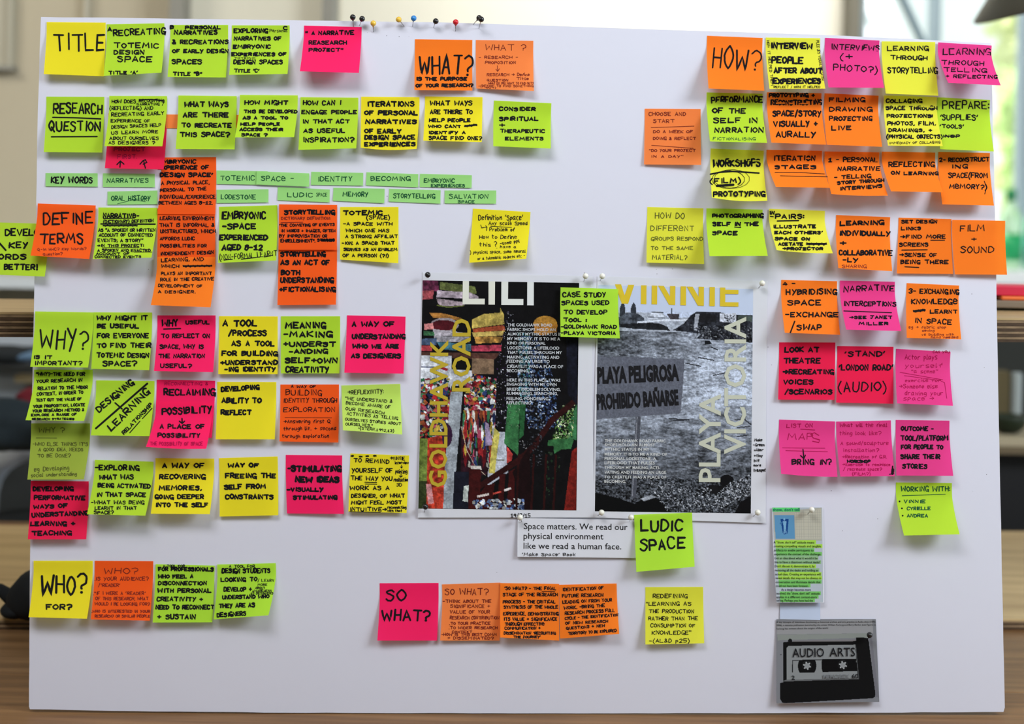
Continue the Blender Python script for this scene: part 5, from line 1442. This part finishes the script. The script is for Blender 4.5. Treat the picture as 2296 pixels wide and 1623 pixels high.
note('lime', [1257,644,1386.5,648,1390,758.6,1257,755], 'bright green sticky note CASE STUDY SPACES bridging the two posters', '''1262 1301 665 11 2.7 CASE
T 1310 666 1358 665 10 2.7 STUDY
1260 1365 683 9 2.7 SPACES USED
1264 1361 704 9 2.7 TO DEVELOP
1264 1315 721 8 2.7 TOOL :
1258 1382 736 8 2.4 -GOLDHAWK ROAD
1258 1380 750 7 2.4 -PLAYA VICTORIA''', 8, .008, .008)

# caption strip
co, cs = sheet('paper_strip', [1161,1161,1440,1166,1440,1251,1160,1248], NOTE['white'], 'white printed strip Space matters, pinned under the posters', 'paper strip', .003, .001, 2)
print_text([(1175, 1186, 1407, 1188, 13.5, 'Space matters. We read our', .003), (1174, 1208, 1353, 1209, 13.5, 'physical environment', .003), (1174, 1230, 1393, 1231.5, 13.5, 'like we read a human face.', .003)], cs.surf, M_TXT['black'], co)
S = {}; parse("1171 1290 1246 7 1.1 'Make Space'  Book", S); S['k'].mesh('handwriting', cs.surf, INK['k'], co, .0004)
note('lime', [1421.7,1154,1551.6,1149,1557.5,1270.5,1426.8,1282], 'bright green sticky note LUDIC SPACE below the beach poster', '''1438 1530 1190 25 4.5 LUDIC
T 1436 1233 1536 1228 25 4.5 SPACE''', 5, .012, .014)

# clipping 'show, don't tell' with its pale blue backing strip
bo, bs = sheet('paper_strip', [1748.8,1335,1839,1335,1839,1390,1749,1388], NOTE['blue'], 'pale blue paper tail hanging between the clipping and the cassette print', 'paper strip', .001, .001, 0)
so, ss = sheet('clipping', [1731,1136.9,1846,1136.9,1848,1351,1741,1350.6], NOTE['white'], "highlighted printed clipping show, don't tell, pinned by a white pin", 'clipping', .007, .005, 2)
def HL(x0, x1, y, c=(150, 226, 84), h=8.4): return (P(x0, y-6.9, x1, y-6.9, x1, y-6.9+h, x0, y-6.9+h), c)
T_ = ['A "show, don\'t tell" attitude means', 'creating compelling visuals and tangible', 'artifacts to enable participants to', 'experience the context of the challenge.', 'Got an idea about what it would it be', 'like to have a classroom without desks?', "Don't discuss it; demonstrate it, by", 'removing all the desks and holding an', 'actual class. Creating an experience will', 'reveal details that may not be obvious in', 'conversation and illuminate details that', 'could not have been foreseen.', '      As a design becomes more', 'resolved, the "show, don\'t tell" attitude', 'applies in a different context-story', 'telling. Perhaps you have had the']
Y_ = [1218,1226.5,1235.6,1244.5,1253.6,1262.4,1271.4,1280.5,1289.4,1298,1307,1315.5,1324,1332.4,1340.6,1348.2]
XR = [1826,1841,1824,1841,1833,1839,1827,1835,1840,1841,1840,1813,1818,1838,1832,1823]
XL = [1735+.42*k_ for k_ in range(16)]; XL[12] = 1752
grid_it = [(P(1733,1148,1843,1138,1843,1212,1733,1212), (172,172,160)), (P(1784,1150,1843,1140,1843,1208,1784,1208), (186,184,168)), (P(1735,1154.7,1781,1154.7,1781,1207.8,1736,1207.8), (92,146,186))]
for k_ in range(12): grid_it.append((P(1784, 1143+k_*5.4, 1842, 1143+k_*5.4, 1842, 1143.6+k_*5.4, 1784, 1143.6+k_*5.4), (158,160,152)))
for k_ in range(11): grid_it.append((P(1786+k_*5.3, 1142, 1786.6+k_*5.3, 1142, 1786.6+k_*5.3, 1207, 1786+k_*5.3, 1207), (158,160,152)))
# plain generic figure in a blue square
grid_it += [(P(1749,1163,1768,1163,1764,1196,1756,1198,1753,1194), (24,66,130)), (circ(1758,1164,2.3,3, 12), (120,170,206)), (P(1754,1168,1763,1168,1761,1182,1762,1196,1759.6,1196,1759,1184,1757.5,1196,1755,1196,1756,1182), (120,170,206)), (P(1747,1172,1755,1169,1755,1172,1748,1176), (60,110,160))]
hls = [(P(1732,1137.6,1794,1137.6,1794,1147,1732,1147), (96,214,120))]
for k_ in range(16):
    if k_ == 12: continue
    gcol = (165,215,75) if k_ < 2 or k_ in (6, 8, 9) else (118,192,100)
    if k_ in (4, 5, 7): gcol = (140,182,130)
    hls.append(HL(XL[k_]-1, XR[k_]+(4 if k_ < 2 else 2), Y_[k_], gcol))
C = Canvas(1731.5, 1137.5, 1845, 1350, .7, (176, 186, 196))
for P_, c_ in grid_it+hls: C.poly(P_, c_)
C.C[(C.X < 1731+.047*(C.Y-1137))] = (176, 186, 196)
C.mesh([(1731.5,1137.5), (1845,1137.5), (1846.5,1350), (1731.5,1350)] if False else [(1731.5,1137.5), (1843.5,1137.5), (1845.5,1350), (1741,1350)], ss.surf, so, gain=.47)
print_text([(XL[k_], Y_[k_], XR[k_], Y_[k_]+.3, 5.0, T_[k_], .006) for k_ in range(16)], ss.surf, M_TXT['black'], so, 'body_text', .0006)
print_text([(1733, 1145.5, 1793, 1145.5, 6.6, "show, don't tell", .004)], ss.surf, M_TXT['teal'], so, 'heading', .0006)

# cassette print
ko, ks = sheet('cassette_print', [1740.7,1392.8,1964,1387.7,1971.8,1573.4,1740.7,1576.6], NOTE['white'], 'grey printed page with a black audio cassette picture, lower right of the board', 'print', .006, .006, 1)
k = lambda *a: [(x/6.7625+1700, y/6.7625+1360) for x, y in zip(a[::2], a[1::2])]
def kc(cx, cy, r, n=26, ry=None): return circ(cx/6.7625+1700, cy/6.7625+1360, r/6.7625, (ry or r)/6.7625, n)
it = [(k(277,224,1783,190,1836,1440,277,1462), (122,124,130)), (k(277,224,1783,190,1788,400,277,415), (146,147,150)), (k(285,420,1730,400,1740,470,380,500,290,510), (134,140,136)),
      (k(1730,470,1765,470,1836,1400,1780,1390), (112,112,120)),
      (k(375,540,400,530,1515,515,1515,470,1640,468,1700,480,1715,540,1785,1340,1775,1390,1740,1410,420,1468,360,1460,328,1400,328,1155,378,1150), (17,17,18)),
      (k(540,512,1500,498,1515,512,1500,524,520,528), (120,118,120)),
      (k(432,620,460,592,1500,578,1520,1100,428,1110), (134,138,140)), (k(428,1108,1535,1092,1540,1112,350,1135), (100,102,104)), (k(1500,578,1512,578,1545,1100,1530,1104), (70,72,74)), (k(515,808,1505,796,1505,806,530,818,528,1000,512,1000), (34,34,36)),
      (k(625,812,868,808,886,850,890,905,880,960,858,1004,632,1006,612,965,602,905,608,855), (14,14,15)), (k(980,800,1505,796,1520,985,985,998,970,940,970,850), (12,12,13))]
for cx, cy in ((745, 895), (1300, 890)):
    it.append((kc(cx, cy, 74), (40,41,42))); it.append((kc(cx, cy+4, 68), (20,20,21)))
    it.append((kc(cx, cy+3, 42), (138,142,144)))
    for a in range(6):
        t = a*math.pi/3+.3; it.append((kc(cx+50*math.cos(t), cy+3+50*math.sin(t), 13, 8), (165,168,170)))
it += [(kc(485, 512, 32, 20), (20,20,22)), (kc(1305, 550, 3, 6), (60,60,60)), (kc(342, 724, 7, 8), (20,20,20))]
C = Canvas(1740, 1387, 1972, 1577, .8, (122, 124, 130))
for P_, c_ in it: C.poly(P_, c_)
C.mesh([(1741,1387.5), (1963.8,1387.5), (1970.8,1576.5), (1741,1576.5)] if False else [(1740.7,1392.8-4.6), (1963.8,1387.7), (1971.6,1573.4), (1740.7,1576.6)], ks.surf, ko, gain=.47)
kk = lambda x, y: (x/6.7625+1700, y/6.7625+1360)
print_text([(*kk(520, 765), *kk(1000, 757), 19, 'AUDIO', .008), (*kk(1083, 755), *kk(1470, 750), 19, 'ARTS', .008),], ks.surf, M_TXT['black'], ko, lift=.0012)
print_text([(*kk(508, 1105), *kk(556, 1104), 8.6, '2', .02)], ks.surf, M_TXT['black'], ko, 'side_number', .0012)
print_text([(*kk(1420, 1085), *kk(1518, 1082), 9, '60', .015)], ks.surf, M_TXT['black'], ko, 'length_number', .0012)
print_text([(*kk(985, 1092), *kk(1380, 1084), 8.5, 'MEMOREX', .01)], ks.surf, mat('faint grey print', (.13, .14, .15), .5), ko, 'faint_lettering', .0012)
print_text([(*kk(277, 246), *kk(1785, 240), 3.6, "A key example of interviews functioning as historical archive and arts practice is Audio Arts (1973-", .004),
            (*kk(275, 292), *kk(1785, 284), 3.6, "2006), a cassette publication launched by the artists William Furlong and Barry Barker (see Figure 1).", .004), (*kk(275, 345), *kk(1065, 334), 3.6, "Furlong has written about the origins of the work:", .004)], ks.surf, M_TXT['black'], ko, 'body_text', .0006)

# ------------------------------------------------------------------ pins
PM = {'black': mat('black glass pin head', (.008, .008, .010), .12, spec=.6), 'white': mat('pearl white pin head', (.70, .70, .62), .2, spec=.5), 'yellow': mat('yellow pin head', (.72, .45, .05), .15, spec=.6),
      'blue': mat('blue pin head', (.02, .20, .55), .15, spec=.6), 'red': mat('red pin head', (.55, .01, .02), .15, spec=.6)}
STEEL = mat('steel', (.35, .33, .31), .25, 1.0)
def pin(colr, hx, hy, tx, ty, label, h=.011, t0=.0007, r=.0036):
    tip = brd(tx, ty, t0); c = brd(hx, hy, h)
    e = empty('map_pin', tuple(map(float, tip))); tag(e, label, 'pin', 'round headed pins stuck in the foam board')
    child('head', *ball(c, r, 18, 12), PM[colr], e, True)
    d = (np.array(tip)-c); d /= np.linalg.norm(d)
    child('collar', *tube([c+d*r*.8, c+d*(r+.0014)], [.0014, .0009], 10), PM[colr], e, True)
    child('needle', *tube([c+d*r*.5, tip-BN*.0002], [.00045, .00035], 8), STEEL, e, True)
pin('black', 791, 38.7, 792.3, 59.3, 'leftmost black pin on the top edge of the board', .008)
pin('black', 812, 42.2, 806, 57.5, 'black pin on the top edge, second from left, leaning right')
pin('yellow', 837, 52.3, 836.8, 72, 'yellow pin standing straight, right of the two black pins', .008)
pin('yellow', 894, 43.9, 906.3, 58.6, 'yellow pin leaning left, beside the blue pin')
pin('blue', 927.6, 41, 925, 59.3, 'blue pin on the top edge of the board')
pin('black', 977, 47.6, 972, 61.7, 'black pin between the blue and the red pin')
pin('red', 1021.7, 49.7, 1021.5, 69.9, 'red pin on the top edge of the board', .008)
pin('black', 1074.4, 40.2, 1061, 54.8, 'black pin with slanting needle, left of the overlapping pair', .009)
pin('black', 1079, 43.4, 1073.7, 63.8, 'black pin at right, front one of the overlapping pair', .018)
pin('black', 959, 616, 958, 622, 'black pin at the top left corner of the fabric poster', .013, .0012)
pin('white', 1313, 618.7, 1309, 630.7, 'white pin at the top right of the fabric poster', .011, .0012)
pin('black', 954, 1136, 951.5, 1149, 'black pin at the bottom left of the fabric poster', .011, .002)
pin('white', 1350.5, 619, 1346, 629, 'white pin at the top left of the beach poster', .011, .0012)
pin('white', 1709, 635, 1700.8, 646, 'white pin at the top right of the beach poster', .011, .0012)
pin('white', 1349, 1149, 1340, 1156.5, 'white pin at the bottom left of the beach poster', .011, .002)
pin('white', 1699, 1149, 1688.6, 1158, 'white pin at the bottom right of the beach poster', .011, .002)
pin('white', 1166.3, 1160, 1170, 1170, 'white pin at the top left of the printed caption strip', .012, .0032)
pin('white', 1415, 1159.7, 1411.7, 1169, 'white pin at the top right of the printed caption strip', .012, .0032)
pin('white', 1820, 1142.7, 1810.8, 1152.8, 'white pin holding the highlighted clipping', .013, .0032)
pin('black', 1950, 1423.6, 1944, 1437, 'black pin at the top right of the cassette print', .013, .0045)

# pinholes and stray ink specks on the bare board
SP = Strokes()
for x, y in ((867, 80), (824, 73), (895, 82), (917, 82), (333, 604), (868, 440), (1472, 604), (1508, 603), (1473, 614), (1838, 614), (1722, 778), (1730, 818), (1864, 1100), (1968, 1163), (1889, 1190), (2181, 1101), (1889, 1190), (2179, 659), (2207, 824), (1114, 1283), (1445, 1443), (1310, 612), (1707, 656), (1803, 1165), (2212, 1064)):
    SP.dot((x, y), random.uniform(.5, 1.0))
o = SP.mesh('pinholes', lambda U, V, l: brd(U, V, .0001), mat('pinhole shade', (.10, .10, .11), .8), fb)
